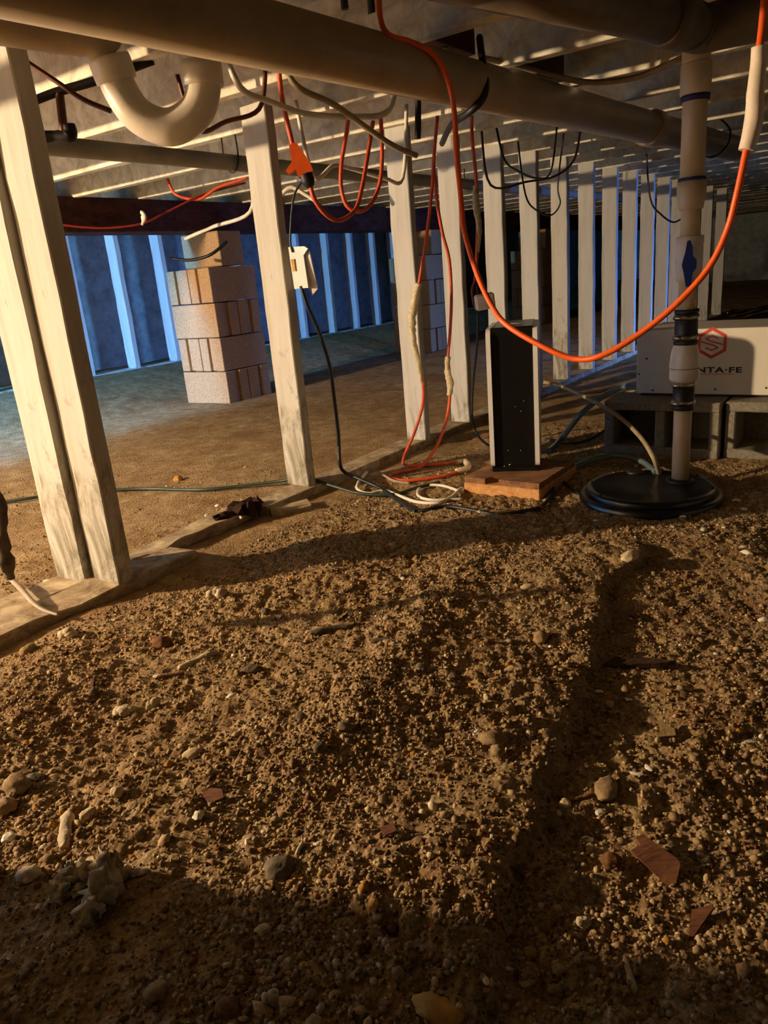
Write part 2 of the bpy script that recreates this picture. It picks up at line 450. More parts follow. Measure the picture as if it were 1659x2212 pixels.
def solo(name, mb, mat, label, cat, group=None, kind=None, org=None):
    if org is None:
        lo = Vector((min(a.x for a in mb.v), min(a.y for a in mb.v), min(a.z for a in mb.v)))
        hi = Vector((max(a.x for a in mb.v), max(a.y for a in mb.v), max(a.z for a in mb.v)))
        org = Vector(((lo.x + hi.x) / 2, (lo.y + hi.y) / 2, lo.z))
    o = bpy.data.objects.new(name, mb.mesh(name, org)); COL.objects.link(o); o.location = org
    o.data.materials.append(M[mat]); ORG[o.name] = org
    if label: tag(o, label, cat, group, kind)
    elif kind: o['kind'] = kind
    return o
def np_mesh(name, V, Fc, smooth=True, tint=None):
    me = bpy.data.meshes.new(name); k = Fc.shape[1]
    me.vertices.add(len(V)); me.vertices.foreach_set('co', V.astype(np.float32).ravel())
    me.loops.add(Fc.size); me.loops.foreach_set('vertex_index', Fc.astype(np.int32).ravel())
    me.polygons.add(len(Fc)); me.polygons.foreach_set('loop_start', np.arange(0, Fc.size, k, dtype=np.int32))
    me.polygons.foreach_set('use_smooth', np.full(len(Fc), smooth))
    me.update(calc_edges=True)
    if tint is not None:
        a = me.attributes.new('tint', 'FLOAT_COLOR', 'POINT'); a.data.foreach_set('color', tint.astype(np.float32).ravel())
    return me

# ================================================================== the setting
def build_floor():
    def grid(xs, ys, f):
        X, Y = np.meshgrid(xs, ys); x = X.ravel(); y = Y.ravel()
        V = np.stack([x, y, f(x, y)], 1); nx = len(xs); ny = len(ys)
        i = np.arange((nx - 1) * (ny - 1)); r = i // (nx - 1); c = i % (nx - 1); a = r * nx + c
        return V, np.stack([a, a + 1, a + nx + 1, a + nx], 1)
    x0, x1, y0, y1 = -1.5, 1.75, 0.36, 3.2
    def coarse(x, y):
        ins = (x > x0 + .04) & (x < x1 - .04) & (y > y0 + .04) & (y < y1 - .04)
        return np.where(ins, ground0(x, y) - 0.08, ground(x, y) - 0.002)
    V1, F1 = grid(np.arange(x0, x1, 0.0048), np.arange(y0, y1, 0.0048), ground)
    V2, F2 = grid(np.arange(-6.5, 11.5, 0.045), np.arange(-3, 17, 0.045), coarse)
    me = np_mesh('floor', np.concatenate([V1, V2]), np.concatenate([F1, F2 + len(V1)]))
    o = bpy.data.objects.new('floor', me); COL.objects.link(o); me.materials.append(M['soil'])
    o['kind'] = 'structure'; o['label'] = 'bare brown dirt crawl space floor, lumpy and strewn with gravel'
build_floor()

JZ = 1.17            # underside of the joists
def struct_empty(name, label):
    o = bpy.data.objects.new(name, None); COL.objects.link(o); ORG[o.name] = Vector((0, 0, 0)); o['kind'] = 'structure'; o['label'] = label; return o
ceil = struct_empty('ceiling', 'whitewashed floor joists and subfloor boards over the crawl space')
U0, U1, V0, V1 = -2.2, 16.2, -1.2, 5.2
for i in range(45):
    u = -1.95 + i * 0.406
    part('joist', MB().board(W(u, V0, JZ + 0.095), W(u, V1, JZ + 0.095), U3, Z3, 0.02, 0.095, 10, 0.006, 0.002, i), 'joist', ceil)
for i in range(44):
    v = V0 + 0.0725 + i * 0.145
    part('subfloor_board', MB().board(W(U0, v, JZ + 0.203 + 0.002 * (i % 3)), W(U1, v, JZ + 0.203 + 0.002 * (i % 3)), V3, Z3, 0.070, 0.011, 12, 0.002, 0.002, i), 'subfloor', ceil)
def wall(name, a, b, z0, z1, th, nrm, mat, label, hole=None):
    """wall from a to b; hole = (t0, t1, z0, z1) along the wall in metres"""
    a = Vector(a); b = Vector(b); L = (b - a).length; d = (b - a) / L; mb = MB()
    def seg(t0, t1, h0, h1):
        mb.box(a + d * ((t0 + t1) / 2) + Z3 * ((h0 + h1) / 2) + Vector(nrm) * th / 2, d, nrm, Z3, (t1 - t0) / 2, th / 2, (h1 - h0) / 2)
    if hole:
        t0, t1, h0, h1 = hole
        seg(0, t0, z0, z1); seg(t1, L, z0, z1); seg(t0, t1, z0, h0); seg(t0, t1, h1, z1)
    else: seg(0, L, z0, z1)
    o = solo(name, mb, mat, None, None, kind='structure'); o['label'] = label; return o
wall('wall_back', W(U0, 5.2), W(U1, 5.2), -0.3, 1.4, 0.2, V3, 'found', 'grey poured concrete foundation wall behind the far studs')
wall('wall_left', W(U0, V0), W(U0, 5.2), -0.3, 1.4, 0.2, -U3, 'found', 'concrete foundation end wall')
wall('wall_right', W(U0, V0), W(U1, V0), -0.3, 1.4, 0.2, -V3, 'found', 'concrete foundation side wall with vent opening', (8.2, 8.6, 0.43, 0.67))
wall('wall_far', W(U1, V0), W(U1, 5.2), -0.3, 1.4, 0.2, U3, 'found', 'dark concrete foundation wall at the end of the crawl space')

# ================================================================== near stud wall
sw = thing('stud_wall', W(3.3, 1.65, -0.04), 'white painted stud wall on weathered sill plate beside the black tower appliance', 'stud wall')
def stud(u, v, hv, hu, z0, z1, mat, parent, seed, lean=0.0, cuts=10, jit=0.004):
    return part('stud', MB().board(W(u + hu, v, z0), W(u + hu + lean, v, z1), V3, U3, hv, hu, cuts, jit, 0.003, seed), mat, parent)
def dstud(u, v, hv, hu, z0, z1, mat, parent, seed, lean=0.0, jit=0.004):
    """stud with its own origin at its foot, so that stains gather there"""
    org = W(u, v, z0)
    mb = MB().board(W(u + hu, v, z0), W(u + hu + lean, v, z1), V3, U3, hv, hu, 14, jit, 0.003, seed)
    o = bpy.data.objects.new('stud', mb.mesh('stud', org)); COL.objects.link(o); o.parent = parent
    o.location = org - ORG[parent.name]; o.data.materials.append(M[mat]); ORG[o.name] = org
    return o
dstud(0.968, 1.563, 0.054, 0.022, 0.0, JZ, 'paint_old', sw, 3, jit=0.003)
dstud(0.950, 1.687, 0.064, 0.020, -0.01, JZ, 'paint_old', sw, 4)
NEAR_U = [1.815, 2.53, 2.905, 3.31, 3.70, 4.10, 4.51, 4.93, 5.33, 5.74, 6.15, 6.56, 6.97, 7.6, 8.2]
for i, u in enumerate(NEAR_U):
    v = 1.655 if i else 1.685
    dstud(u, v - 0.015, 0.046 if i else 0.05, 0.019, 0.0, JZ, 'paint_old' if i in (0, 5) else 'paint', sw, 10 + i)
for u in (-0.9, -0.45):
    dstud(u, 1.64, 0.046, 0.019, 0.0, JZ, 'paint', sw, 40 + int(u * 10))
part('sill_board', MB().board(W(-1.8, 1.555, -0.022), W(1.215, 1.575, -0.022), V3, Z3, 0.055, 0.022, 26, 0.010, 0.004, 2), 'sill', sw)
part('sill_board', MB().board(W(-1.8, 1.69, -0.03), W(1.02, 1.70, -0.03), V3, Z3, 0.062, 0.022, 20, 0.012, 0.004, 5), 'sill', sw)
part('sill_board', MB().board(W(1.0, 1.665, -0.018), W(1.56, 1.665, -0.014), V3, Z3, 0.040, 0.018, 26, 0.016, 0.004, 8), 'sill', sw, 'split and rotting length of sill')
part('sill_board', MB().board(W(1.585, 1.655, -0.022), W(8.9, 1.655, -0.022), V3, Z3, 0.052, 0.021, 60, 0.006, 0.004, 9), 'sill', sw)
# boarded length of the wall, beyond the picture's edge: its shadow lies over the nearest soil
pan = MB().box(W(-0.968, 1.50, 0.58), U3, V3, Z3, 1.0, 0.009, 0.58, 0.002)
part('plywood_panel', pan, 'subfloor', sw)

# ================================================================== far stud wall
FZ = 0.145
fw = thing('stud_wall', W(5, 4.86, FZ - 0.05), 'far stud wall against the foundation, washed in blue daylight', 'stud wall')
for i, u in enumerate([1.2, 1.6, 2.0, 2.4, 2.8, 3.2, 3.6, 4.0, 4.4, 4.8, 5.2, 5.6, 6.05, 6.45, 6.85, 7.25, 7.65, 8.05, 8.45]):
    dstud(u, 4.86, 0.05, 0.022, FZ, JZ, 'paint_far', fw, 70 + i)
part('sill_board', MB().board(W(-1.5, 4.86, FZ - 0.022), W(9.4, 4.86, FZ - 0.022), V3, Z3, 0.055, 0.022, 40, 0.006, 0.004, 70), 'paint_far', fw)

# ================================================================== piers and girder
GZ = 1.0
def cmu(c, ax, ay, hx, hy, hz, seed, groove=True):
    mb = MB()
    if not groove: return mb.box(c, ax, ay, Z3, hx, hy, hz, 0.006, 0.002, seed)
    ax = Vector(ax); ay = Vector(ay); c = Vector(c)
    # end faces carry the open slot between the two webs
    mb.box(c, ax, ay, Z3, hx - 0.02, hy, hz, 0.004, 0.0015, seed)
    for s in (-1, 1):
        for t in (-1, 1):
            mb.box(c + ax * (s * (hx - 0.012)) + ay * (t * (hy - 0.035)), ax, ay, Z3, 0.0125, 0.035, hz, 0.003, 0.001, seed)
    return mb
def pier(u, v, label, z0, courses, seed):
    th = thing('block_pier', W(u, v, z0), label, 'pier', 'block piers under the girder')
    h = (GZ - z0) / courses; rnd = random.Random(seed)
    for k in range(courses):
        z = z0 + h * (k + 0.5); off = rnd.uniform(-0.008, 0.008)
        if k == courses - 1:
            part('concrete_block', cmu(W(u + 0.02, v - 0.02, z), U3, V3, 0.10, 0.165, h / 2 - 0.003, seed + k, False), 'concrete', th)
        elif k % 2 == 0:       # stretchers seen from the -u side
            for s in (-1, 1):
                part('concrete_block', cmu(W(u + s * 0.098, v + off, z), V3, U3, 0.196, 0.095, h / 2 - 0.003, seed + k * 3 + s), 'concrete', th)
        else:
            for s in (-1, 1):
                part('concrete_block', cmu(W(u + off, v + s * 0.098, z), U3, V3, 0.196, 0.095, h / 2 - 0.003, seed + k * 3 + s), 'concrete', th)
pier(3.45, 3.69, 'tan concrete block pier whose lit face stands beside the first far blue studs', -0.04, 5, 1)
pier(5.95, 3.69, 'shadowed block pier behind the near studs, under the dark girder', -0.04, 5, 2)
pier(8.45, 3.69, 'block pier at the far end of the girder', -0.04, 5, 4)
g = MB()
g.board(W(-2.1, 3.69, (GZ + JZ) / 2), W(16.1, 3.69, (GZ + JZ) / 2), V3, Z3, 0.10, (JZ - GZ) / 2, 30, 0.004, 0.004, 3)
solo('floor_girder', g, 'girder', 'dark red-brown timber girder resting on the block piers', 'beam')

# ================================================================== pipes overhead
def cyl(a, b, r, n=24): return MB().tube([a, b], r, n, smooth_path=False)
_a, _b = at_z(700, 106, 1.095), at_z(1420, 280, 1.105)
_dir = (_b - _a).normalized()
pa, pb = _a - _dir * 1.25, _b + _dir * 1.1
mp = thing('drain_pipe', (pa + pb) / 2, 'large white plastic drain pipe running under the joists over the stud wall', 'pipe')
part('pipe_run', cyl(pa, pb, 0.056, 32), 'pvc', mp)
pd = (pb - pa).normalized()
for t in (3.05, 0.35):
    part('coupling', MB().lathe(pa + pd * t, pd, [(0.057, 0), (0.064, 0.0), (0.065, 0.01), (0.065, 0.09), (0.064, 0.1), (0.057, 0.1)], 32), 'pvc', mp)
for t in (3.9,):
    q = pa + pd * t
    part('strap_hanger', MB().tube([q + Vector((0, 0, 0.12)), q + Vector((0.062, -0.03, 0.05)), q + Vector((0.055, -0.028, -0.02)), q + Vector((0, 0, -0.060)), q + Vector((-0.055, 0.028, -0.02)), q + Vector((-0.062, 0.03, 0.05)), q + Vector((0, 0, 0.12))], 0.004, 6), 'dark_metal', mp)

# second, darker pipe at the upper right with the branch that the discharge line joins
pa2, pb2 = at_z(820, -110, 1.19), at_z(1540, 70, 1.16)
pa2 = at_z(940, -70, 1.12); pb2 = at_z(1520, 62, 1.12)
p2 = thing('drain_pipe', (pa2 + pb2) / 2, 'dark grimy drain pipe overhead that the upright discharge line rises to', 'pipe')
part('pipe_run', cyl(pa2, pb2, 0.045, 28), 'duct', p2)
d2 = (pb2 - pa2).normalized()
part('elbow_branch', MB().tube([pb2 - d2 * 0.05, pb2, pb2 + Vector((0.09, -0.05, 0.0)), pb2 + Vector((0.5, -0.25, 0.0))], 0.048, 28), 'duct', p2)
part('coupling', MB().lathe(pb2 - d2 * 0.16, d2, [(0.046, 0), (0.052, 0), (0.052, 0.08), (0.046, 0.08)], 28), 'duct', p2)

# grey pipe along the near wall
ga, gb = W(-1.6, 2.06, 1.085), W(9.0, 2.06, 1.085)
gp = thing('grey_pipe', (ga + gb) / 2, 'grey pipe slung below the joists behind the near studs', 'pipe')
part('pipe_run', cyl(ga, gb, 0.027, 20), 'grey_pipe', gp)
for t in (1.9, 3.7, 5.5):
    part('strap_hanger', MB().tube([ga + U3 * t + V3 * 0.034 + Z3 * 0.085, ga + U3 * t + V3 * 0.034, ga + U3 * t - Z3 * 0.033, ga + U3 * t - V3 * 0.034, ga + U3 * t - V3 * 0.034 + Z3 * 0.085], 0.003, 6), 'dark_metal', gp)

# P-trap
YT = 1.66
tp = [at_y(425, 60, YT), at_y(432, 120, YT), at_y(440, 190, YT), at_y(420, 245, YT), at_y(365, 275, YT), at_y(300, 250, YT), at_y(258, 190, YT), at_y(235, 125, YT - 0.01), at_y(190, 82, YT - 0.03), at_y(110, 68, YT - 0.06), at_y(0, 50, YT - 0.10), at_y(-180, 25, YT - 0.15)]
tr = thing('trap_pipe', at_y(365, 320, YT), 'white plastic U-shaped drain trap hanging below the big drain pipe', 'pipe')
part('trap_bend', MB().tube(tp[1:8], [0.030, 0.033, 0.034, 0.035, 0.034, 0.034, 0.033], 24, 8), 'pvc_trap', tr)
part('trap_arm', MB().tube(tp[7:], 0.036, 24, 8), 'pvc', tr)
part('riser', MB().tube([at_y(424, 20, YT), tp[1]], 0.027, 20, smooth_path=False), 'pvc_trap', tr)
for a, b in ((tp[1], tp[2]), (tp[6], tp[7])):
    dd = (b - a).normalized()
    part('slip_collar', MB().lathe(a + dd * 0.012, dd, [(0.033, 0), (0.0395, 0), (0.0405, 0.012), (0.0405, 0.034), (0.0395, 0.042), (0.033, 0.042)], 24), 'pvc_trap', tr)

# iron water line with valve at upper left
vl = thing('water_valve', at_y(120, 290, 1.95), 'small dark stop valve with handle on thin metal water line', 'valve')
part('pipe_run', MB().tube([at_y(40, 232, 1.95), at_y(120, 200, 1.95), at_y(215, 172, 1.95), at_y(330, 130, 1.95)], 0.010, 10), 'dark_metal', vl)
part('drop_pipe', MB().tube([at_y(128, 198, 1.95), at_y(133, 240, 1.95), at_y(138, 285, 1.95)], 0.010, 10), 'copper', vl)
part('valve_body', MB().tube([at_y(70, 292, 1.95), at_y(90, 296, 1.95), at_y(120, 294, 1.95), at_y(150, 292, 1.95), at_y(148, 268, 1.95)], [0.012, 0.015, 0.012, 0.017, 0.014], 12), 'dark_metal', vl)
part('handle', MB().box(at_y(80, 262, 1.95), (1, 0, 0), (0, 1, 0), Z3, 0.006, 0.006, 0.03, 0.002), 'dark_metal', vl)

# duct / insulation strip and rusty hangers that break up the joist bays
for k, (px, py, y, s) in enumerate([(1160, 118, 2.45, 1.0), (965, 78, 2.1, 0.7)]):
    q = at_y(px, py, y)
    solo('joist_block', MB().board(W(*[uv(q)[0] - 0.16 * s, uv(q)[1]], JZ + 0.10), W(uv(q)[0] + 0.16 * s, uv(q)[1], JZ + 0.10), V3, Z3, 0.019, 0.09, 4, 0.003, 0.002, k), 'girder', ['dark bridging block between joists where the brown cable sags', 'dark bridging block between joists by the hanger rod'][k], 'block', 'bridging blocks between joists')

# ================================================================== discharge line with valves
DX = Vector((0.88, 2.09, 0))
dl = thing('discharge_line', DX + Z3 * 0.01, 'upright tan plastic sump discharge line with check valve and blue ball valve', 'pipe')
def col(name, z0, z1, prof, mat, parent=dl, n=28):
    return part(name, MB().lathe(DX, Z3, [(r, z0 + (z1 - z0) * t) for r, t in prof], n), mat, parent)
col('lower_pipe', 0.005, 0.25, [(0.0, 0), (0.0245, 0), (0.0245, 1), (0.0, 1)], 'pvc_tan')
rc1 = col('rubber_coupling', 0.222, 0.312, [(0.025, 0), (0.030, 0.0), (0.031, 0.08), (0.029, 0.10), (0.029, 0.9), (0.031, 0.92), (0.030, 1), (0.025, 1)], 'rubber')
rc2 = col('rubber_coupling', 0.405, 0.50, [(0.025, 0), (0.032, 0.0), (0.033, 0.08), (0.0305, 0.10), (0.0305, 0.9), (0.033, 0.92), (0.032, 1), (0.025, 1)], 'rubber')
def clamp(z, r, par):
    part('hose_clamp', MB().lathe(DX, Z3, [(r, z), (r + 0.0022, z), (r + 0.0022, z + 0.014), (r, z + 0.014)], 28), 'steel', par)
    a = math.radians(205); c = DX + Vector((math.cos(a), math.sin(a), 0)) * (r + 0.005) + Z3 * (z + 0.007)
    part('clamp_screw', MB().lathe(c - Vector((-math.sin(a), math.cos(a), 0)) * 0.010, (-math.sin(a), math.cos(a), 0), [(0.0, 0), (0.0055, 0), (0.0055, 0.016), (0.004, 0.018), (0.004, 0.024), (0, 0.024)], 12), 'steel', par)
clamp(0.236, 0.0295, rc1); clamp(0.287, 0.0295, rc1); clamp(0.418, 0.031, rc2); clamp(0.472, 0.031, rc2)
cv = col('check_valve', 0.300, 0.418, [(0.0, 0), (0.030, 0), (0.038, 0.06), (0.0395, 0.10), (0.0395, 0.30), (0.0405, 0.34), (0.0405, 0.46), (0.039, 0.50), (0.0385, 0.62), (0.036, 0.74), (0.030, 0.90), (0.029, 1), (0.0, 1)], 'pvc_valve')
part('clear_band', MB().lathe(DX, Z3, [(0.0395, 0.338), (0.0412, 0.339), (0.0412, 0.341), (0.0395, 0.342)], 28), 'tan_cord', cv)
col('mid_pipe', 0.49, 0.59, [(0.0, 0), (0.0245, 0), (0.0245, 1), (0.0, 1)], 'pvc_tan')
bv = col('ball_valve', 0.575, 0.690, [(0.0, 0), (0.030, 0), (0.031, 0.12), (0.034, 0.20), (0.0355, 0.32), (0.0355, 0.70), (0.0345, 0.82), (0.036, 0.84), (0.036, 0.98), (0.033, 1.0), (0, 1)], 'pvc_valve')
hd = DX + Vector((-0.022, -0.050, 0.617))
hx = Vector((1, -0.42, 0)).normalized(); hy = Vector((0.42, 1, 0)).normalized()
hm = MB()
pts = [(-0.004, -0.055), (0.008, -0.055), (0.012, -0.02), (0.020, -0.008), (0.020, 0.012), (0.011, 0.022), (0.009, 0.045), (0.003, 0.062), (-0.005, 0.060), (-0.009, 0.03), (-0.013, 0.016), (-0.016, 0.0), (-0.011, -0.018)]
hm.prism([hd + hx * a + Z3 * b for a, b in pts], -hy, 0.010)
hn = part('valve_handle', hm, 'blue', bv, 'blue lever handle')
part('valve_stem', MB().lathe(hd + hy * 0.0, hy, [(0, 0), (0.011, 0), (0.011, 0.03), (0, 0.03)], 16), 'blue', bv)
col('upper_pipe', 0.685, 0.78, [(0.0, 0), (0.0245, 0), (0.0245, 1), (0.0, 1)], 'pvc_tan')
rd = col('reducer', 0.755, 0.825, [(0.0, 0), (0.028, 0), (0.031, 0.03), (0.033, 0.25), (0.0355, 0.40), (0.0365, 0.5), (0.0365, 1), (0.0, 1)], 'pvc_tan')
part('primer_ring', MB().lathe(DX, Z3, [(0.032, 0.824), (0.0355, 0.825), (0.0345, 0.833), (0.030, 0.834)], 28), 'primer', rd)
col('riser', 0.82, 1.14, [(0.0, 0), (0.0302, 0), (0.0302, 1), (0.0, 1)], 'pvc_tan')
el = col('top_coupling', 1.025, 1.10, [(0.0, 0), (0.033, 0), (0.037, 0.05), (0.0375, 0.5), (0.037, 0.92), (0.034, 1), (0.0, 1)], 'pvc_tan')
part('primer_ring', MB().lathe(DX, Z3, [(0.030, 1.012), (0.0345, 1.013), (0.036, 1.025), (0.032, 1.027)], 28), 'primer', el)
part('top_elbow', MB().tube([DX + Z3 * 1.09, DX + Z3 * 1.125, DX + Vector((0.02, 0.0, 1.155)), DX + Vector((0.06, 0.03, 1.165))], 0.034, 24), 'pvc_tan', dl)

# ================================================================== sump basin
sb = thing('sump_basin', BASIN + Z3 * -0.05, 'round black sump basin lid set in the dirt around the discharge pipe', 'sump')
part('lid', MB().lathe(BASIN, Z3, [(0.0, -0.03), (0.178, -0.03), (0.180, 0.004), (0.176, 0.010), (0.160, 0.012), (0.155, 0.008), (0.06, 0.009), (0.0, 0.009)], 56), 'basin', sb)
part('rim', MB().lathe(BASIN, Z3, [(0.176, -0.07), (0.196, -0.07), (0.200, -0.028), (0.199, -0.012), (0.192, -0.006), (0.181, -0.006), (0.176, -0.01)], 56), 'basin', sb)
for k in range(8):
    a = k * math.pi / 4 + 0.3; c = BASIN + Vector((math.cos(a) * 0.168, math.sin(a) * 0.168, 0.010))
    part('bolt', MB().lathe(c, Z3, [(0, 0), (0.006, 0), (0.006, 0.004), (0.003, 0.006), (0, 0.006)], 8), 'screw', sb)
part('pipe_grommet', MB().lathe(DX, Z3, [(0.025, 0.004), (0.040, 0.004), (0.040, 0.012), (0.034, 0.018), (0.027, 0.018), (0.025, 0.012)], 24), 'rubber', sb)
part('cord_seal', MB().lathe(at_z(1372, 1022, 0.008), Z3, [(0, 0), (0.026, 0), (0.026, 0.006), (0.018, 0.010), (0, 0.010)], 20), 'rubber', sb)
part('hose_grommet', MB().lathe(at_z(1424, 1022, 0.008), Z3, [(0, 0), (0.014, 0), (0.013, 0.012), (0, 0.012)], 16), 'rubber', sb)

# ================================================================== dehumidifier on blocks
DU = 2.735
dv0, dv1 = 0.805, 0.16
dz0, dz1 = 0.172, 0.395
dh = thing('dehumidifier', W(DU + 0.17, 0.48, dz0), 'white box dehumidifier with red hexagon logo standing on concrete blocks', 'dehumidifier')
dc = W(DU + 0.165, (dv0 + dv1) / 2, (dz0 + dz1) / 2)
part('cabinet', MB().box(dc + U3 * 0.004, U3, V3, Z3, 0.158, (dv0 - dv1) / 2 - 0.002, (dz1 - dz0) / 2 - 0.002, 0.004), 'dehu', dh)
fp = part('front_panel', MB().box(W(DU + 0.004, (dv0 + dv1) / 2, (dz0 + dz1) / 2), U3, V3, Z3, 0.005, (dv0 - dv1) / 2, (dz1 - dz0) / 2, 0.0025), 'dehu', dh)
part('base_rail', MB().box(dc - Z3 * ((dz1 - dz0) / 2 + 0.0035), U3, V3, Z3, 0.15, (dv0 - dv1) / 2 - 0.01, 0.0035, 0.001), 'rubber', dh)
FN = -U3
def face(px, py): return at_u(px, py, DU - 0.0012)
for px, py in ((1397, 775), (1410, 843), (1545, 841), (1572, 676), (1380, 808), (1655, 838)):
    part('screw', MB().lathe(face(px, py) - FN * 0.0005, FN, [(0, 0), (0.0035, 0), (0.0035, 0.001), (0.002, 0.0022), (0, 0.0022)], 10), 'screw', fp)
# hexagon badge
hcen = face(1538, 741)
hr = Vector(V3) * -1.0
def hexp(r, ry=1.0): return [hcen + hr * (r * math.sin(math.radians(60 * k))) + Z3 * (r * ry * math.cos(math.radians(60 * k))) for k in range(6)]
HR = 0.053
hm = MB(); o6 = hexp(HR); i6 = hexp(HR * 0.79)
for k in range(6):
    hm.prism([o6[k], o6[(k + 1) % 6], i6[(k + 1) % 6], i6[k]], FN, 0.0008)
bd = part('logo_badge', hm, 'logo_red', fp, 'red hexagon emblem with a letter S')
sm = MB()
def band(pts, w):
    for (x0, y0), (x1, y1) in zip(pts[:-1], pts[1:]):
        a = Vector((x1 - x0, y1 - y0)); L = a.length; a = a / L; n = Vector((-a.y, a.x)) * w / 2
        e = a * w * 0.30
        q = [(x0 - e.x + n.x, y0 - e.y + n.y), (x1 + e.x + n.x, y1 + e.y + n.y), (x1 + e.x - n.x, y1 + e.y - n.y), (x0 - e.x - n.x, y0 - e.y - n.y)]
        sm.prism([hcen + hr * (x * HR) + Z3 * (y * HR) for x, y in q], FN, 0.0008)
S_IN = [(0.34, 0.30), (0.0, 0.46), (-0.36, 0.28), (-0.10, 0.12), (0.36, -0.02), (0.66, -0.10)]
S_LO = [(-0.66, 0.10), (-0.36, 0.0), (0.10, -0.14), (0.36, -0.30), (0.0, -0.46), (-0.36, -0.30)]
band(S_IN, 0.085); band(S_LO, 0.085)
part('letter_s', sm, 'logo_red', bd)
def text_mesh(body, size, cen_left, right, up, nrm, bold, space=1.0, th=0.0008):
    cu = bpy.data.curves.new('lettering', 'FONT'); cu.body = body; cu.size = size; cu.offset = bold; cu.extrude = th; cu.space_character = space; cu.resolution_u = 3
    ob = bpy.data.objects.new('lettering', cu); COL.objects.link(ob)
    dg = bpy.context.evaluated_depsgraph_get(); me = bpy.data.meshes.new_from_object(ob.evaluated_get(dg))
    bpy.data.objects.remove(ob); xs = [v.co.x for v in me.vertices]
    return me, min(xs), max(xs)
def lettering(body, left, right_pt, h, mat, bold, name, parent, space=1.1):
    """word stretched between two points on the panel"""
    me, a, b = text_mesh(body, 1.0, None, None, None, None, bold, space)
    ys = [v.co.y for v in me.vertices]; y0, y1 = min(ys), max(ys)
    mb = MB(); dr = (right_pt - left)
    vs = [left + dr * ((v.co.x - a) / (b - a)) + Z3 * (h * (v.co.y - y0) / (y1 - y0)) + FN * (0.0009 if v.co.z > 0 else 0.0) for v in me.vertices]
    mb.add(vs, [list(p.vertices) for p in me.polygons]); bpy.data.meshes.remove(me)
    return part(name, mb, mat, parent)
lt = face(1471, 803); rt = face(1603, 798)
rt.z = lt.z = (face(1570, 800).z - 0.008)
lettering('SANTA\u00b7FE', lt, rt, 0.0195, 'logo_dark', 0.034, 'lettering', fp)
# fine red tagline, too small to read: a row of tick marks
tg = MB(); t0, t1 = face(1496, 809), face(1586, 806); t0.z = t1.z = face(1545, 808).z
for k in range(34):
    q = t0 + (t1 - t0) * (k / 33.0)
    tg.box(q + FN * 0.0004, hr, FN, Z3, 0.0011 if k % 3 else 0.0007, 0.0004, 0.0022 if k % 4 else 0.0015)
part('tagline', tg, 'logo_red', fp, 'fine red line of print')
# blocks: cores face the room
def core_block(u, v0, v1, z0, z1, label, seed):
    L = v0 - v1; mb = MB(); D = 0.19; hz = (z1 - z0) / 2; zc = (z0 + z1) / 2; w = 0.033
    c = lambda dv: W(u + D / 2, v0 - dv, zc)
    for zz in (z0 + w / 2, z1 - w / 2):
        mb.box(W(u + D / 2, (v0 + v1) / 2, zz), U3, V3, Z3, D / 2, L / 2, w / 2, 0.004, 0.0012, seed)
    for dv in (w / 2, L / 2, L - w / 2):
        mb.box(c(dv), U3, V3, Z3, D / 2 - 0.003, w / 2, hz - w + 0.004, 0.004, 0.0012, seed + 1)
    mb.box(W(u + D - 0.012, (v0 + v1) / 2, zc), U3, V3, Z3, 0.010, L / 2 - 0.004, hz - 0.004, 0.003)
    return solo('concrete_block', mb, 'concrete_grey', label, 'concrete block', 'concrete blocks under the dehumidifier')
core_block(2.62, 0.885, 0.495, -0.03, 0.163, 'hollow concrete block under the logo end of the dehumidifier, cores facing out', 1)
core_block(2.65, 0.485, 0.095, -0.03, 0.163, 'hollow concrete block in shadow behind the discharge pipe, under the dehumidifier', 2)
core_block(2.85, 0.885, 0.495, -0.03, 0.163, 'hollow concrete block at the back under the dehumidifier', 3)

# ================================================================== wood pad and tower appliance
wz = -0.036
A_ = at_z(1003, 1068, wz); B_ = at_z(1166, 1086, wz)
wx = (B_ - A_); wl = wx.length; wx = wx / wl; wy = Vector((-wx.y, wx.x, 0))
if wy.y < 0: wy = -wy
wc = A_ + wx * wl / 2 + wy * 0.15
solo('lumber_block', MB().box(wc + Z3 * 0.02, wx, wy, Z3, wl / 2, 0.15, 0.0195, 0.003, 0.001, 4), 'lumber', 'sawn yellow lumber block lying on the dirt under the tower appliance', 'wood block')
pl = MB()
top0 = wz + 0.0395
outline = [(0.003, 0.002), (0.075, 0.004), (0.083, 0.030), (0.112, 0.048), (0.122, 0.006), (wl - 0.003, 0.004), (wl - 0.004, 0.292), (0.006, 0.294)]
pl.prism([A_ + wx * a + wy * b + Z3 * (top0 - wz) for a, b in outline], Z3, 0.019)
solo('plywood_scrap', pl, 'ply_top', 'dusty brown plywood scrap with a broken front edge under the tower appliance', 'plywood')
TZ = top0 + 0.0195
tc = at_z(1113, 1018, TZ)
tf = Vector((-math.sin(math.radians(14)), -math.cos(math.radians(14)), 0)); trr = Vector((-tf.y, tf.x, 0))
TH, TW, TD = 0.455, 0.078, 0.31          # height, half width, depth
tc = tc + tf * 0.0
tw = thing('tower_appliance', Vector((tc.x, tc.y, TZ)), 'tall narrow black appliance with white side panels standing on the lumber block', 'appliance')
cb = tc - tf * (TD / 2)
part('body', MB().box(cb + Z3 * (TH / 2 + 0.004) - tf * 0.0, trr, tf, Z3, TW - 0.012, TD / 2 - 0.014, TH / 2 - 0.006, 0.004), 'black', tw)
part('base', MB().box(cb + Z3 * 0.007, trr, tf, Z3, TW - 0.004, TD / 2 + 0.002, 0.007, 0.003), 'black', tw)
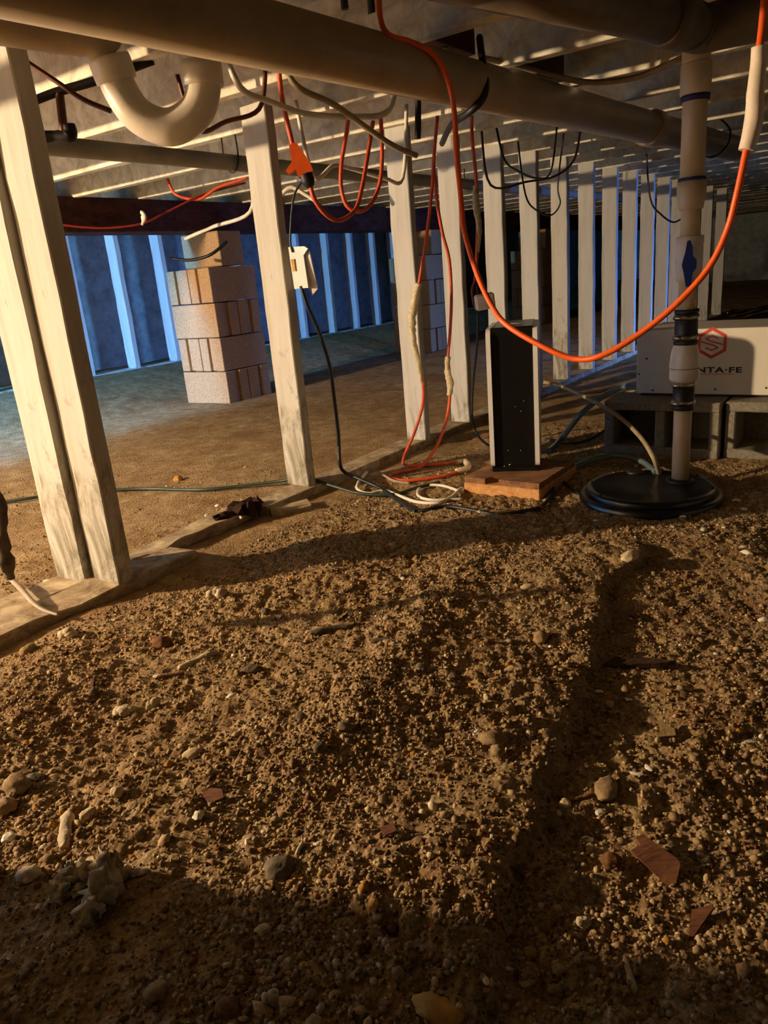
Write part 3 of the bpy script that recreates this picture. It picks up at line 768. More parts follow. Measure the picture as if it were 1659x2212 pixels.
for s in (-1, 1):
    prof = []
    def rc(cx, cz, r, a0, a1):
        for k in range(6):
            a = math.radians(a0 + (a1 - a0) * k / 5); prof.append((cx + r * math.cos(a), cz + r * math.sin(a)))
    f0, f1 = -TD / 2, TD / 2
    rc(f1 - 0.03, TH - 0.035, 0.030, 0, 90); rc(f0 + 0.02, TH - 0.025, 0.020, 90, 180); rc(f0 + 0.015, 0.03, 0.015, 180, 270); rc(f1 - 0.015, 0.03, 0.015, 270, 360)
    inner = cb + trr * (s * (TW - 0.014))
    part('side_panel', MB().prism([inner + tf * a + Z3 * b for a, b in prof], trr * s, 0.014), 'white_case', tw)
part('top_handle', MB().tube([cb + trr * (-TW + 0.016) + Z3 * (TH - 0.012) + tf * 0.02, cb + Z3 * (TH - 0.006) + tf * 0.015, cb + trr * (TW - 0.016) + Z3 * (TH - 0.012) + tf * 0.02], 0.006, 8), 'white_case', tw)
# flecks of plaster stuck to the black front
for k, (px, py) in enumerate(((1117, 1010), (1101, 1006), (1089, 1010), (1112, 880), (1125, 890), (1124, 975), (1097, 975), (1131, 868))):
    r_ = ray(px, py); pt = EYE + r_ * (((tc - EYE).dot(tf)) / r_.dot(tf)) - tf * 0.014
    part('plaster_fleck', MB().rock(pt, 0.004 if k < 3 else 0.0016, 0.002, 0.002 if k < 3 else 0.0014, 0, k, 0.2, 1), 'shell', tw)

# ================================================================== cords and hoses
def cord(name, pts, r, mat, label, cat='cord', group=None, n=8, bumps=0.0, res=7):
    return solo(name, MB().tube(pts, r, n, res, bumps=bumps), mat, label, cat, group)
# heavy orange cord: over the drain pipe, down, a long sag and up to the right in a white sleeve
hp = [at_y(818, -40, 1.80), at_y(821, 35, 1.79), at_y(838, 74, 1.78), at_y(885, 90, 1.83), at_y(935, 116, 1.865), at_y(966, 168, 1.895), at_y(981, 238, 1.91), at_y(986, 330, 1.89), at_y(996, 430, 1.86), at_y(1003, 500, 1.82), at_y(1030, 590, 1.75), at_y(1062, 660, 1.69), at_y(1095, 702, 1.64), at_y(1170, 747, 1.58), at_y(1240, 775, 1.54), at_y(1300, 768, 1.50), at_y(1380, 722, 1.47), at_y(1460, 658, 1.44), at_y(1530, 580, 1.42), at_y(1570, 500, 1.41), at_y(1592, 420, 1.40), at_y(1610, 335, 1.40)]
he = [at_y(1612, 325, 1.40), at_y(1625, 260, 1.40), at_y(1632, 200, 1.40), at_y(1640, 110, 1.41), at_y(1646, 60, 1.42), at_y(1655, -40, 1.43)]
oc = thing('extension_cord', hp[14], 'thick bright orange extension cord sagging past the discharge line', 'cord')
part('cord', MB().tube(hp + he, 0.0062, 10, 7), 'orange', oc)
part('sleeve', MB().tube([he[0], at_y(1628, 262, 1.40), he[2], at_y(1638, 140, 1.41), at_y(1640, 100, 1.41)], [0.013, 0.0155, 0.014, 0.013, 0.0125], 14, 6, bumps=0.06), 'sleeve', oc, 'stiff white sleeve over the cord')
# orange cord with triple tap
yk = 2.12
ot = thing('extension_cord', at_y(640, 345, yk), 'orange cord ending in a three-way outlet beside the second near stud', 'cord')
part('cord', MB().tube([at_y(603, 60, yk - 0.02), at_y(603, 150, yk), at_y(610, 215, yk), at_y(622, 270, yk), at_y(633, 315, yk)], 0.0065, 9), 'orange_dim', ot)
c0 = at_y(633, 312, yk); c1 = at_y(659, 378, yk); dn = (c1 - c0).normalized(); sd = Vector((1, 0, 0)) - dn * dn.x; sd.normalize(); bk = dn.cross(sd)
L = (c1 - c0).length
tapo = [(-0.010, 0), (0.010, 0), (0.017, 0.35), (0.024, 0.72), (0.024, 1.0), (-0.018, 1.02), (-0.017, 0.74), (-0.040, 0.80), (-0.042, 0.66), (-0.020, 0.5)]
part('outlet_tap', MB().prism([c0 + sd * a + dn * (b * L) - bk * 0.014 for a, b in tapo], bk, 0.028), 'orange', ot)
part('plug', MB().tube([at_y(660, 376, yk), at_y(666, 392, yk), at_y(671, 404, yk)], [0.019, 0.018, 0.010], 10, 4), 'rubber', ot, 'black plug pushed into the outlet')
loop = [at_y(671, 404, yk), at_y(680, 432, yk), at_y(705, 464, yk + 0.02), at_y(735, 476, yk + 0.05), at_y(768, 452, yk + 0.12), at_y(782, 405, yk + 0.2), at_y(792, 350, yk + 0.28), at_y(800, 300, yk + 0.34), at_y(806, 262, yk + 0.36)]
cord('orange_cord', loop, 0.0062, 'orange_dim', 'dull orange cord looping from the black plug up to the joists', 'cord')
cord('orange_cord', [at_y(752, 258, 2.45), at_y(748, 290, 2.45), at_y(738, 350, 2.44), at_y(737, 405, 2.43), at_y(750, 445, 2.43), at_y(777, 457, 2.44), at_y(802, 440, 2.46), at_y(819, 400, 2.48), at_y(825, 350, 2.5), at_y(824, 285, 2.52), at_y(822, 255, 2.53)], 0.0062, 'orange_dim', 'orange cord hanging in a U beside the third near stud', 'cord')
tf_ = at_y(307, 470, 3.86)
solo('tape_flag', MB().tube([tf_ + Z3 * 0.03, tf_ + Vector((0.012, -0.01, 0.005)), tf_ + Vector((-0.004, -0.012, -0.035))], [0.004, 0.014, 0.006], 8, 6, bumps=0.7), 'shell', 'crumpled pinkish tape flag tied to the red wire by the girder', 'tape')
# two orange cords down the studs, with crusty tape
c1p = [at_y(945, 250, 2.62), at_y(938, 330, 2.64), at_y(932, 420, 2.66), at_y(920, 520, 2.68), at_y(905, 612, 2.70), at_y(893, 665, 2.71), at_y(891, 720, 2.71), at_y(903, 780, 2.72), at_y(914, 830, 2.74), at_y(912, 880, 2.75), at_y(893, 940, 2.74), at_y(872, 990, 2.70), on(880, 1006, 0.01), on(930, 1004, 0.01), on(990, 998, 0.012)]
t1 = thing('orange_cord', c1p[-3], 'orange cord with yellowed tape running down the third near stud', 'cord')
part('cord', MB().tube(c1p, 0.0058, 8), 'orange_dim', t1)
part('tape_wrap', MB().tube(c1p[4:9], [0.013, 0.013, 0.011, 0.009, 0.007], 10, 8, bumps=0.7), 'tape', t1, 'crusty yellowed tape')
part('tape_end', MB().tube([on(985, 999, 0.012), on(1003, 996, 0.013), on(1010, 1004, 0.012)], [0.008, 0.011, 0.008], 8, 5, bumps=0.4), 'tape', t1)
c2p = [at_y(936, 340, 2.66), at_y(942, 420, 2.7), at_y(955, 500, 2.74), at_y(970, 560, 2.76), at_y(975, 640, 2.77), at_y(972, 720, 2.76), at_y(968, 770, 2.75), at_y(972, 830, 2.74), at_y(968, 890, 2.72), at_y(950, 950, 2.68), at_y(930, 985, 2.62), on(905, 1010, 0.01), on(860, 1020, 0.01), on(840, 1030, 0.01), on(880, 1038, 0.01), on(960, 1028, 0.01), on(1005, 1012, 0.012)]
t2 = thing('orange_cord', c2p[-4], 'orange cord with white taped stretch hanging beside the fourth near stud', 'cord')
part('cord', MB().tube(c2p, 0.0058, 8), 'orange_dim', t2)
part('tape_wrap', MB().tube([c2p[6], at_y(966, 790, 2.75), c2p[7], at_y(970, 855, 2.73)], [0.009, 0.011, 0.012, 0.008], 10, 8, bumps=0.6), 'tape', t2, 'white tape')
part('tape_end', MB().tube([on(985, 1018, 0.012), on(1008, 1012, 0.014), on(1012, 1002, 0.012)], [0.009, 0.012, 0.009], 8, 5, bumps=0.3), 'tape', t2)
# twisted cord with a white connector in front of the fifth stud
yy = 2.75
tw5 = thing('connector_cord', at_y(1040, 660, yy), 'frayed cord with white plug connector hanging before the fifth near stud', 'cord')
part('cord', MB().tube([at_y(1019, 250, yy), at_y(1020, 300, yy), at_y(1028, 380, yy), at_y(1032, 450, yy), at_y(1031, 520, yy), at_y(1029, 570, yy), at_y(1026, 610, yy)], 0.006, 8), 'orange_dim', tw5)
part('tape_wrap', MB().tube([at_y(1026, 400, yy), at_y(1030, 450, yy), at_y(1035, 500, yy), at_y(1032, 545, yy)], [0.008, 0.013, 0.009, 0.006], 10, 8, bumps=0.5), 'tape', tw5)
part('connector', MB().box(at_y(1047, 651, yy - 0.03), (1, 0, 0.1), (0, 1, 0), (-0.1, 0, 1), 0.034, 0.02, 0.027, 0.006), 'white_case', tw5, 'white plug connector')
part('wire_pair', MB().tube([at_y(1026, 606, yy), at_y(1020, 630, yy), at_y(1028, 668, yy), at_y(1042, 664, yy)], 0.005, 7), 'red_cord', tw5)
part('lead', MB().tube([at_y(1030, 610, yy), at_y(1033, 660, yy), at_y(1030, 750, yy), at_y(1022, 830, yy), at_y(1020, 900, yy), at_y(1032, 940, yy), at_y(1055, 962, yy - 0.1)], 0.0045, 7), 'black_cord', tw5)
# power adapter on a thin wire, black lead to the ground
ya = 2.42
pw = thing('power_adapter', at_y(655, 625, ya), 'white folded power adapter hanging on a thin wire right of the second near stud', 'power adapter')
ac = at_y(645, 578, ya); xa = Vector((1, -0.25, 0)).normalized(); yb = Vector((0.25, 1, 0)).normalized()
def P3(a, b, h): return ac + xa * a + yb * b + Z3 * h
part('front_shell', MB().prism([P3(-0.026, 0, 0.062), P3(0.028, -0.01, 0.060), P3(0.040, -0.012, 0.052), P3(0.022, -0.006, 0.034), P3(0.026, -0.006, -0.062), P3(-0.022, 0, -0.062)], yb, 0.012), 'white_case', pw)
part('side_flap', MB().prism([P3(0.024, 0.004, 0.036), P3(0.040, 0.0, 0.046), P3(0.050, 0.01, -0.068), P3(0.030, 0.01, -0.086), P3(0.026, 0.004, -0.062)], yb, 0.008), 'white_case', pw)
part('sticker', MB().prism([P3(-0.021, -0.0025, 0.026), P3(-0.010, -0.0042, 0.026), P3(-0.009, -0.0042, -0.010), P3(-0.020, -0.0025, -0.010)], -yb, 0.0008), 'st_yel', pw, 'faded orange sticker')
part('hanging_wire', MB().tube([at_y(652, 392, ya), at_y(636, 420, ya), at_y(630, 460, ya), at_y(627, 520, ya), at_y(632, 545, ya)], 0.0035, 7), 'green_cord', pw)
bl = [at_y(650, 618, ya), at_y(664, 660, ya), at_y(690, 720, ya + 0.03), at_y(712, 790, ya + 0.06), at_y(722, 860, ya + 0.08), at_y(731, 940, ya + 0.06), at_y(734, 1000, ya + 0.02), on(745, 1020, 0.045), on(775, 1034, 0.03), on(820, 1054, 0.015), on(858, 1080, 0.012), on(898, 1106, 0.006)]
cord('black_cord', bl, 0.0062, 'black_cord', 'black lead dropping from the white adapter across the sill to the dirt')
cord('black_cord', [on(898, 1106, 0.004), on(925, 1100, 0.010), on(965, 1094, 0.010), on(1010, 1100, 0.009), on(1050, 1108, 0.006), on(1085, 1112, 0.006), on(1120, 1106, 0.014), on(1165, 1096, 0.014), on(1188, 1074, 0.014), on(1198, 1044, 0.014), on(1202, 1024, 0.014)], 0.006, 'black_cord', 'black cord passing in front of the lumber block')
cord('black_cord', [on(1190, 1020, 0.02), on(1215, 1040, 0.01), on(1250, 1068, 0.008), on(1285, 1090, 0.008), on(1305, 1104, 0.008), on(1340, 1110, 0.008)], 0.006, 'black_cord', 'black cord curving from the tower appliance to the sump basin')
cord('green_cord', [on(-60, 1090, 0.01), on(20, 1083, 0.01), on(120, 1068, 0.012), on(240, 1058, 0.012), on(330, 1056, 0.01), on(430, 1058, 0.01), on(520, 1050, 0.012), on(600, 1040, 0.02), at_z(660, 1032, 0.012), on(720, 1050, 0.02), on(780, 1066, 0.012), on(850, 1068, 0.012), on(905, 1052, 0.016), on(950, 1042, 0.014)], 0.0058, 'green_cord', 'dark green cord lying across the dirt behind the first near stud')
wc_ = thing('white_cable', on(900, 1075, 0.0), 'white flat cable looped on the dirt beside the lumber block', 'cord')
part('cable', MB().tube([on(792, 1020, 0.03), on(776, 1040, 0.02), on(772, 1056, 0.012), on(795, 1066, 0.01), on(830, 1060, 0.012), on(860, 1070, 0.012), on(900, 1084, 0.012), on(945, 1086, 0.012), on(975, 1074, 0.014), on(996, 1055, 0.016), on(1000, 1062, 0.012)], 0.0055, 8), 'white_cord', wc_)
part('cable', MB().tube([on(1000, 1064, 0.012), on(960, 1050, 0.014), on(925, 1048, 0.014), on(905, 1056, 0.012), on(905, 1072, 0.012), on(935, 1080, 0.012), on(1000, 1078, 0.012)], 0.005, 8), 'white_cord', wc_)
cord('tan_cable', [on(772, 1054, 0.012), on(782, 1022, 0.025), on(800, 1014, 0.03), on(825, 1024, 0.02), on(850, 1038, 0.014), on(885, 1044, 0.012)], 0.0045, 'tan_cord', 'thin tan cable curled on the dirt by the sill')
# hoses
cord('drain_hose', [at_y(1175, 825, 2.95), at_y(1215, 835, 2.9), at_y(1265, 858, 2.75), at_y(1330, 895, 2.5), at_y(1380, 940, 2.3), at_y(1410, 985, 2.15), at_z(1424, 1022, 0.012)], 0.0075, 'tan_cord', 'tan drain hose arching into the sump basin lid', 'hose', n=10)
cord('clear_tube', [at_u(1392, 836, 2.78), at_u(1370, 830, 2.80), at_y(1330, 842, 2.85), at_y(1290, 865, 2.85), at_y(1250, 900, 2.8), on(1215, 945, 0.01), on(1185, 975, 0.01)], 0.011, 'tube', 'clear bluish tube running from the dehumidifier down to the dirt', 'hose', n=12)
cord('clear_tube', [on(1212, 1020, 0.012), on(1236, 1012, 0.012), on(1280, 992, 0.02), on(1335, 984, 0.03), on(1385, 996, 0.03), at_z(1418, 1020, 0.014)], 0.010, 'tube', 'clear bluish tube curving over the dirt into the basin lid', 'hose', n=12)
cord('black_cord', [on(1180, 948, 0.006), on(1230, 958, 0.006), on(1275, 948, 0.006), on(1305, 930, 0.006)], 0.005, 'black_cord', 'black cord on the dirt left of the concrete blocks')
# dangling rag and strap at the left edge
rg = MB().tube([at_y(-20, 1050, 1.42), at_y(2, 1090, 1.42), at_y(4, 1150, 1.42), at_y(12, 1210, 1.42), at_y(22, 1250, 1.43)], [0.006, 0.012, 0.010, 0.016, 0.008], 10, 6, bumps=0.5)
solo('torn_strip', rg, 'cloth', 'dusty torn strip of fabric hanging at the split sill end', 'fabric strip')
cord('cloth_strap', [at_z(22, 1250, 0.0), at_z(45, 1272, 0.012), at_z(70, 1300, 0.012), at_z(95, 1318, 0.006), at_z(126, 1328, 0.004)], [0.006, 0.007, 0.006, 0.005, 0.003], 'tan_cord', 'thin tan strap lying over the front sill board', 'strap')

# wires under the joists
def wire(pts, r, mat, label, group='loose wires under the joists', up=0):
    pts = [Vector(p) for p in pts]
    if up & 1: pts = [Vector((pts[0].x - 0.03, pts[0].y, JZ + 0.03))] + pts
    if up & 2: pts = pts + [Vector((pts[-1].x + 0.03, pts[-1].y, JZ + 0.03))]
    solo('ceiling_wire', MB().tube(pts, r, 6, 6), mat, label, 'wire', group)
wire([at_y(520, 190, 2.0), at_y(580, 218, 2.05), at_y(640, 240, 2.1), at_y(680, 248, 2.15), at_y(760, 252, 2.2), at_y(840, 238, 2.25)], 0.008, 'white_cord', 'white cable stapled under the joists above the orange outlet', up=3)
wire([at_y(640, 185, 2.1), at_y(720, 225, 2.15), at_y(790, 275, 2.2), at_y(850, 315, 2.25), at_y(900, 336, 2.3)], 0.008, 'tan_cord', 'tan cable sagging from the big drain pipe toward the third near stud', up=1)
wire([at_y(60, 135, 1.9), at_y(120, 175, 1.9), at_y(180, 215, 1.9), at_y(240, 240, 1.9)], 0.006, 'copper', 'brown wire crossing the water line', up=1)
wire([at_y(425, 280, 2.2), at_y(490, 262, 2.2), at_y(560, 235, 2.2)], 0.006, 'copper', 'brown wire running from the trap to the second near stud', up=3)
wire([at_y(400, 516, 4.3), at_y(460, 490, 4.2), at_y(540, 458, 4.1)], 0.010, 'white_cord', 'white cable rising from the block pier', up=2)
wire([at_y(370, 558, 4.55), at_y(410, 562, 4.5), at_y(455, 550, 4.45), at_y(490, 522, 4.5)], 0.009, 'black_cord', 'black wire drooping across the top block of the pier')
wire([at_y(100, 480, 3.75), at_y(170, 490, 3.8), at_y(240, 492, 3.85), at_y(310, 482, 3.9), at_y(360, 458, 3.95), at_y(440, 420, 4.0), at_y(530, 395, 4.1)], 0.005, 'red_cord', 'red wire along the face of the girder')
wire([at_y(380, 420, 4.0), at_y(430, 430, 4.0), at_y(470, 405, 4.0), at_y(530, 385, 4.0)], 0.008, 'orange_dim', 'orange wire tangled at the girder', up=3)
wire([at_y(600, 430, 2.9), at_y(628, 405, 2.9), at_y(660, 420, 2.9), at_y(690, 440, 2.9)], 0.008, 'white_cord', 'white cable bent over a nail behind the adapter')
wire([at_y(676, 380, 2.6), at_y(720, 358, 2.65), at_y(760, 365, 2.7), at_y(830, 385, 2.75), at_y(870, 384, 2.8)], 0.007, 'white_cord', 'white cable passing behind the orange loops', up=3)
wire([at_y(1036, 80, 2.16), at_y(1042, 130, 2.10), at_y(1050, 178, 2.065), at_y(1042, 214, 2.06), at_y(1012, 244, 2.08), at_y(975, 270, 2.2), at_y(955, 310, 2.4)], 0.009, 'black_cord', 'black hose hooked round the big drain pipe')
wire([at_y(1040, 125, 2.25), at_y(1110, 140, 2.3), at_y(1200, 165, 2.35), at_y(1280, 178, 2.4), at_y(1370, 168, 2.35), at_y(1440, 140, 2.3), at_y(1495, 115, 2.25)], 0.008, 'tan_cord', 'brown cable sagging between joists toward the discharge line')
wire([at_y(1060, 400, 3.4), at_y(1140, 392, 3.5), at_y(1200, 380, 3.6), at_y(1240, 345, 3.6)], 0.005, 'copper', 'dark wire strung before the middle near studs', up=3)
wire([at_y(1090, 345, 3.4), at_y(1120, 370, 3.4), at_y(1160, 385, 3.4), at_y(1190, 370, 3.4)], 0.0045, 'black_cord', 'black wire slung across the middle near studs', up=3)
wire([at_y(1135, 420, 3.7), at_y(1160, 455, 3.7), at_y(1190, 465, 3.7), at_y(1210, 440, 3.7), at_y(1205, 400, 3.7)], 0.004, 'black_cord', 'black wire loop against the seventh near stud', up=3)
wire([at_y(1405, 430, 4.6), at_y(1430, 465, 4.6), at_y(1455, 480, 4.6), at_y(1475, 470, 4.6)], 0.005, 'black_cord', 'black wire end dangling near the discharge line', up=1)
wire([at_y(900, 200, 2.45), at_y(903, 260, 2.45), at_y(902, 300, 2.45)], 0.010, 'dark_metal', 'dark rod hanging beside the third near stud', up=1)
for k, (px, py) in enumerate([(745, 20), (806, 30), (960, 105)]):
    q = at_y(px, py, 1.98 + 0.05 * k); 
    wire([q, q + Z3 * 0.14], 0.009 + 0.004 * (k == 1), 'dark_metal', ['rusty hanger rod above the drain pipe by the trap', 'thick dark hanger rod meeting the top of the drain pipe', 'dark hanger rod where the orange cord crosses the pipe'][k])

# ================================================================== loose pieces on the dirt
def px2m(px, py): 
    p = on(px, py); return (p - EYE).length * math.cos(math.radians(8)) / F_PX
def lay(name, px, py, w, h, mat, label, cat, kind='rock', rot=0.0, group=None, rough_=0.28, seed=None, flat=0.6):
    """a loose piece: pixel centre and size give its place on the dirt and its real width"""
    s = px2m(px, py); p = on(px, py, 0.0); hw = w * s / 2; hh = max(h * s / 2, 0.003)
    z = max(gh(p.x, p.y), float(ground0(p.x, p.y)))
    seed = seed if seed is not None else int(px * 7 + py)
    hz = min(hw, hh) * flat * 1.25
    mb = MB()
    if kind == 'rock': mb.rock(Vector((p.x, p.y, z + hz * 0.45)), hw, max(hh, hw * 0.55), hz, rot, seed, rough_, 3)
    elif kind == 'chip':
        mb.rock(Vector((p.x, p.y, z + hz * 0.45)), hw, max(hh, hw * 0.5), hz * 0.6, rot, seed, rough_, 2, facet=True)
    elif kind == 'lump':
        rnd = random.Random(seed)
        for k in range(7):
            a = rnd.uniform(0, 6.28); d = rnd.uniform(0, 0.6)
            mb.rock(Vector((p.x + math.cos(a) * d * hw, p.y + math.sin(a) * d * hh, z + hz * (0.3 + 0.5 * rnd.random()))), hw * rnd.uniform(.35, .6), hw * rnd.uniform(.3, .55), hz * rnd.uniform(.4, .8), a, seed + k, 0.3, 2)
    elif kind == 'shell':
        pts = []; n = 14
        vs = []; fs = []
        for i in range(5):
            for k in range(n):
                a = 2 * math.pi * k / n; r = i / 4
                vs.append(Vector((p.x, p.y, z + 0.003)) + Matrix.Rotation(rot, 3, 'Z') @ Vector((math.cos(a) * r * hw, math.sin(a) * r * max(hh, hw * .5), hw * 0.45 * (1 - r * r) + 0.0015 * math.sin(a * 5) * r)))
        for i in range(4):
            for k in range(n): fs.append((i * n + k, i * n + (k + 1) % n, (i + 1) * n + (k + 1) % n, (i + 1) * n + k))
        mb.add(vs, fs, True)
    return solo(name, mb, mat, label, cat, group)
ST = [
 (350, 1395, 44, 34, 'st_brown', 'brown rough stone below the white foam crumb at the sill'),
 (575, 1330, 24, 20, 'st_grey', 'small grey rounded stone between sill and pale bark stick'),
 (420, 1637, 40, 26, 'st_pale', 'pale angular stone above the flat brown leaf-like chip'),
 (605, 1888, 62, 58, 'st_grey', 'large lumpy grey-brown stone in the foreground dirt'),
 (1063, 1605, 60, 42, 'st_tan', 'smooth oval tan stone, larger of a touching pair'),
 (1076, 1637, 32, 28, 'st_tan', 'round tan stone, smaller of a touching pair'),
 (1168, 1386, 44, 30, 'st_tan', 'rounded tan stone alone near the soil step'),
 (1310, 1720, 62, 44, 'st_tan', 'pointed tan stone in the low ground right of the soil step'),
 (1221, 1752, 24, 22, 'st_pale', 'small pale stone beside the pointed tan stone'),
 (1320, 1880, 36, 36, 'st_brown', 'brown stone left of the red-brown split wood chip'),
 (1190, 1795, 30, 30, 'st_grey', 'grey stone at the foot of the soil step'),
 (808, 1972, 32, 22, 'st_yel', 'yellowish pebble in the dark foreground'),
 (570, 2012, 32, 20, 'st_pale', 'pale oval pebble in the dark foreground'),
 (338, 2158, 44, 36, 'st_tan', 'tan stone in the darkest foreground soil'),
 (492, 2185, 46, 42, 'st_brown', 'dull brown round stone in the foreground soil'),
 (945, 2195, 96, 54, 'st_yel', 'large yellow-tan wedge stone at the very front'),
 (40, 1712, 58, 44, 'st_tan', 'big pale stone lying at the left under the foam strip'),
 (15, 1755, 44, 34, 'st_tan', 'pale stone touching the big pale stone'),
 (75, 1690, 44, 30, 'st_grey', 'flat grey stone behind the big pale stone'),
 (258, 1733, 24, 26, 'st_pale', 'small cream pebble right of the upright foam sliver'),
 (855, 1183, 28, 20, 'st_tan', 'tan stone lying in the dark stud shadow band'),
 (1215, 1185, 18, 10, 'st_yel', 'small yellow pebble behind the soil step'),
 (905, 1278, 28, 18, 'st_tan', 'tan flat stone in the yellow soil patch'),
 (1360, 1213, 56, 22, 'st_pale', 'flat cream stone at the top of the soil step'),
 (1140, 1272, 34, 14, 'st_pale', 'flat pale stone on the yellowish soil'),
 (1165, 1106, 20, 12, 'st_tan', 'flat stone near the black cord by the lumber block'),
 (915, 1104, 14, 9, 'st_yel', 'yellow pebble where two black cords meet'),
 (1040, 1110, 22, 12, 'st_pale', 'pinkish pebble beside the black cord'),
 (690, 1625, 30, 26, 'st_grey', 'grey clod on the light gravel mound'),
 (650, 1555, 26, 22, 'st_grey', 'rounded grey clod at the edge of the light mound'),
 (745, 1580, 30, 24, 'st_grey', 'grey pebble low on the light mound'),
 (545, 1455, 44, 24, 'st_grey', 'flat grey stone right of the pale bark stick'),
 (205, 1505, 24, 20, 'st_grey', 'small grey stone above the foam strip'),
 (910, 1450, 30, 22, 'st_grey', 'grey stone at the right edge of the light mound'),
 (980, 1470, 22, 18, 'st_grey', 'small grey pebble right of the light mound'),
 (1052, 1520, 22, 14, 'st_pale', 'small pale pebble above the stone pair'),
 (62, 1408, 34, 26, 'st_tan', 'tan stone against the front sill board'),
 (385, 1038, 20, 18, 'st_yel', 'yellow stone near the green cord'),
 (195, 1780, 34, 22, 'st_pale', 'cream stone beside the upright foam sliver'),
 (640, 1040, 22, 14, 'st_pale', 'pale pebble at the foot of the second near stud'),
]
for px, py, w, h, m, lab in ST:
    lay('stone', px, py, w, h, m, lab, 'stone', 'rock', rot=(px * 0.37) % 3.1, group='loose stones on the dirt')
WH = [(1475, 1126, 14, 10), (1520, 1150, 20, 14), (1562, 1146, 14, 9), (1590, 1090, 18, 12), (1606, 1107, 14, 14), (1535, 1160, 14, 8), (1612, 1207, 26, 12), (1605, 1190, 16, 10), (1380, 1132, 12, 7), (1286, 1129, 12, 8), (1270, 1820, 24, 16), (1296, 1765, 22, 16), (1357, 1522, 9, 16), (1295, 1506, 16, 14), (1614, 1609, 32, 12), (1645, 1598, 20, 11), (1402, 1672, 22, 13), (1375, 1692, 26, 9), (1470, 1404, 10, 8), (1410, 1245, 10, 8), (1545, 1420, 10, 9), (1650, 1350, 26, 14), (1030, 1594, 26, 10), (870, 1252, 22, 12), (1190, 1404, 12, 9), (1460, 1908, 14, 12), (1575, 1808, 10, 8), (505, 1418, 12, 9), (340, 1472, 18, 12), (500, 1512, 26, 14), (535, 1830, 16, 9), (570, 1804, 12, 12), (690, 1835, 16, 10), (430, 1770, 30, 24), (575, 1860, 26, 10), (20, 1820, 24, 26), (95, 1835, 14, 12), (140, 1258, 10, 8), (105, 1259, 22, 14), (1120, 1485, 9, 8)]
for k, (px, py, w, h) in enumerate(WH):
    lay('white_chip', px, py, w, h, 'shell', ('white limestone chip on the dirt in front of the sump basin' if px > 1250 and py < 1300 else 'white chip in the low ground right of the soil step' if px > 1230 else 'white chip in the dirt near the big foam chunk' if px < 720 and py > 1700 else 'white chip on the soil beside the sill boards' if px < 200 else 'white chip scattered on the lit gravel mound'), 'chip', 'chip' if k % 3 else 'shell', rot=k * 0.9, group='white chips on the dirt')
# named foam crumbs and sticks
FOAM = 'foam'
for px, py, w, h, lab in [(150, 1378, 50, 26, 'white foam crumb in front of the sill board'), (468, 1298, 50, 34, 'cream foam crumb in front of the broken sill end'), (268, 1548, 64, 22, 'cream foam piece, longest of the curved row'), (330, 1530, 38, 30, 'cream foam piece at the raised end of the curved row'), (62, 1905, 70, 26, 'pale foam sliver left of the big foam chunk'), (300, 1893, 42, 16, 'thin white shell-like flake right of the big foam chunk'), (588, 2170, 40, 30, 'pale foam lump at the very front'), (612, 2195, 26, 34, 'pale stick-like foam crumb at the very front'), (1255, 2008, 40, 22, 'dim pale crumb cluster in the front shadow')]:
    lay('foam_crumb', px, py, w, h, FOAM, lab, 'foam', 'lump', rot=0.3, group='foam crumbs on the dirt', flat=0.8)
def big_foam():
    p = on(185, 1950); z = gh(p.x, p.y); s = px2m(185, 1950); mb = MB()
    X = Vector((1, 0, 0)); Y = Vector((0, 1, 0))
    for k, (dx, dy, a, b, c) in enumerate([(-40, 30, 24, 20, 20), (-48, 8, 18, 22, 20), (-20, 40, 26, 18, 22), (10, 42, 24, 18, 24), (34, 26, 26, 24, 34), (40, -4, 26, 30, 36), (30, -34, 18, 26, 22), (-10, 14, 22, 16, 12), (24, 46, 9, 8, 34), (48, 40, 9, 8, 32), (-44, 46, 8, 8, 22)]):
        mb.rock(Vector((p.x + dx * s, p.y + dy * s * 1.3, z + c * s * 0.6)), a * s, b * s, c * s, k, k + 3, 0.75, 3, freq=2.6)
    solo('foam_chunk', mb, FOAM, 'large crumbly cream foam chunk with a dark hollow in the front dirt', 'foam')
big_foam()
def stick(px0, py0, px1, py1, wpx, mat, label, name='stick', flatk=0.6, lift=0.004):
    a = on(px0, py0, lift); b = on(px1, py1, lift); s = px2m(px0, py0)
    a.z = max(a.z, gh(a.x, a.y) + 0.002); b.z = max(b.z, gh(b.x, b.y) + 0.003)
    r = wpx * s / 2; n = 5
    solo(name, MB().tube([a + (b - a) * (k / n) + Vector(mnoise.noise_vector(a * 40 + Vector((k, 0, 0)))) * r * 0.3 for k in range(n + 1)], [r * 0.6, r, r * 0.9, r * 1.05, r * 0.9, r * 0.4], 9, 4, bumps=0.35), mat, label, 'stick' if name == 'stick' else 'wood chip')
stick(385, 1447, 472, 1408, 18, 'foam', 'pale stick-like foam strip pointing at the bark stick')
stick(670, 1374, 768, 1356, 15, 'bark', 'dark bark stick with a pale broken end on the gravel')
stick(802, 1392, 850, 1382, 12, 'bark', 'short dark bark stick beside the longer one')
stick(142, 1835, 150, 1760, 26, 'foam', 'upright-lying foam sliver above the big foam chunk')
stick(335, 1470, 400, 1462, 7, 'redwood', 'thin reddish splinter below the pale foam strip')
stick(740, 1345, 775, 1318, 7, 'rot', 'thin dark splinter at the end of the bark stick')
stick(1238, 1738, 1290, 1722, 10, 'redwood', 'thin brown twig against the pointed tan stone')
stick(1350, 2080, 1372, 2150, 14, 'foam', 'pale curled sliver in the front shadow')
stick(1040, 2112, 1055, 2142, 12, 'shell', 'pale crescent-shaped sliver in the front shadow')
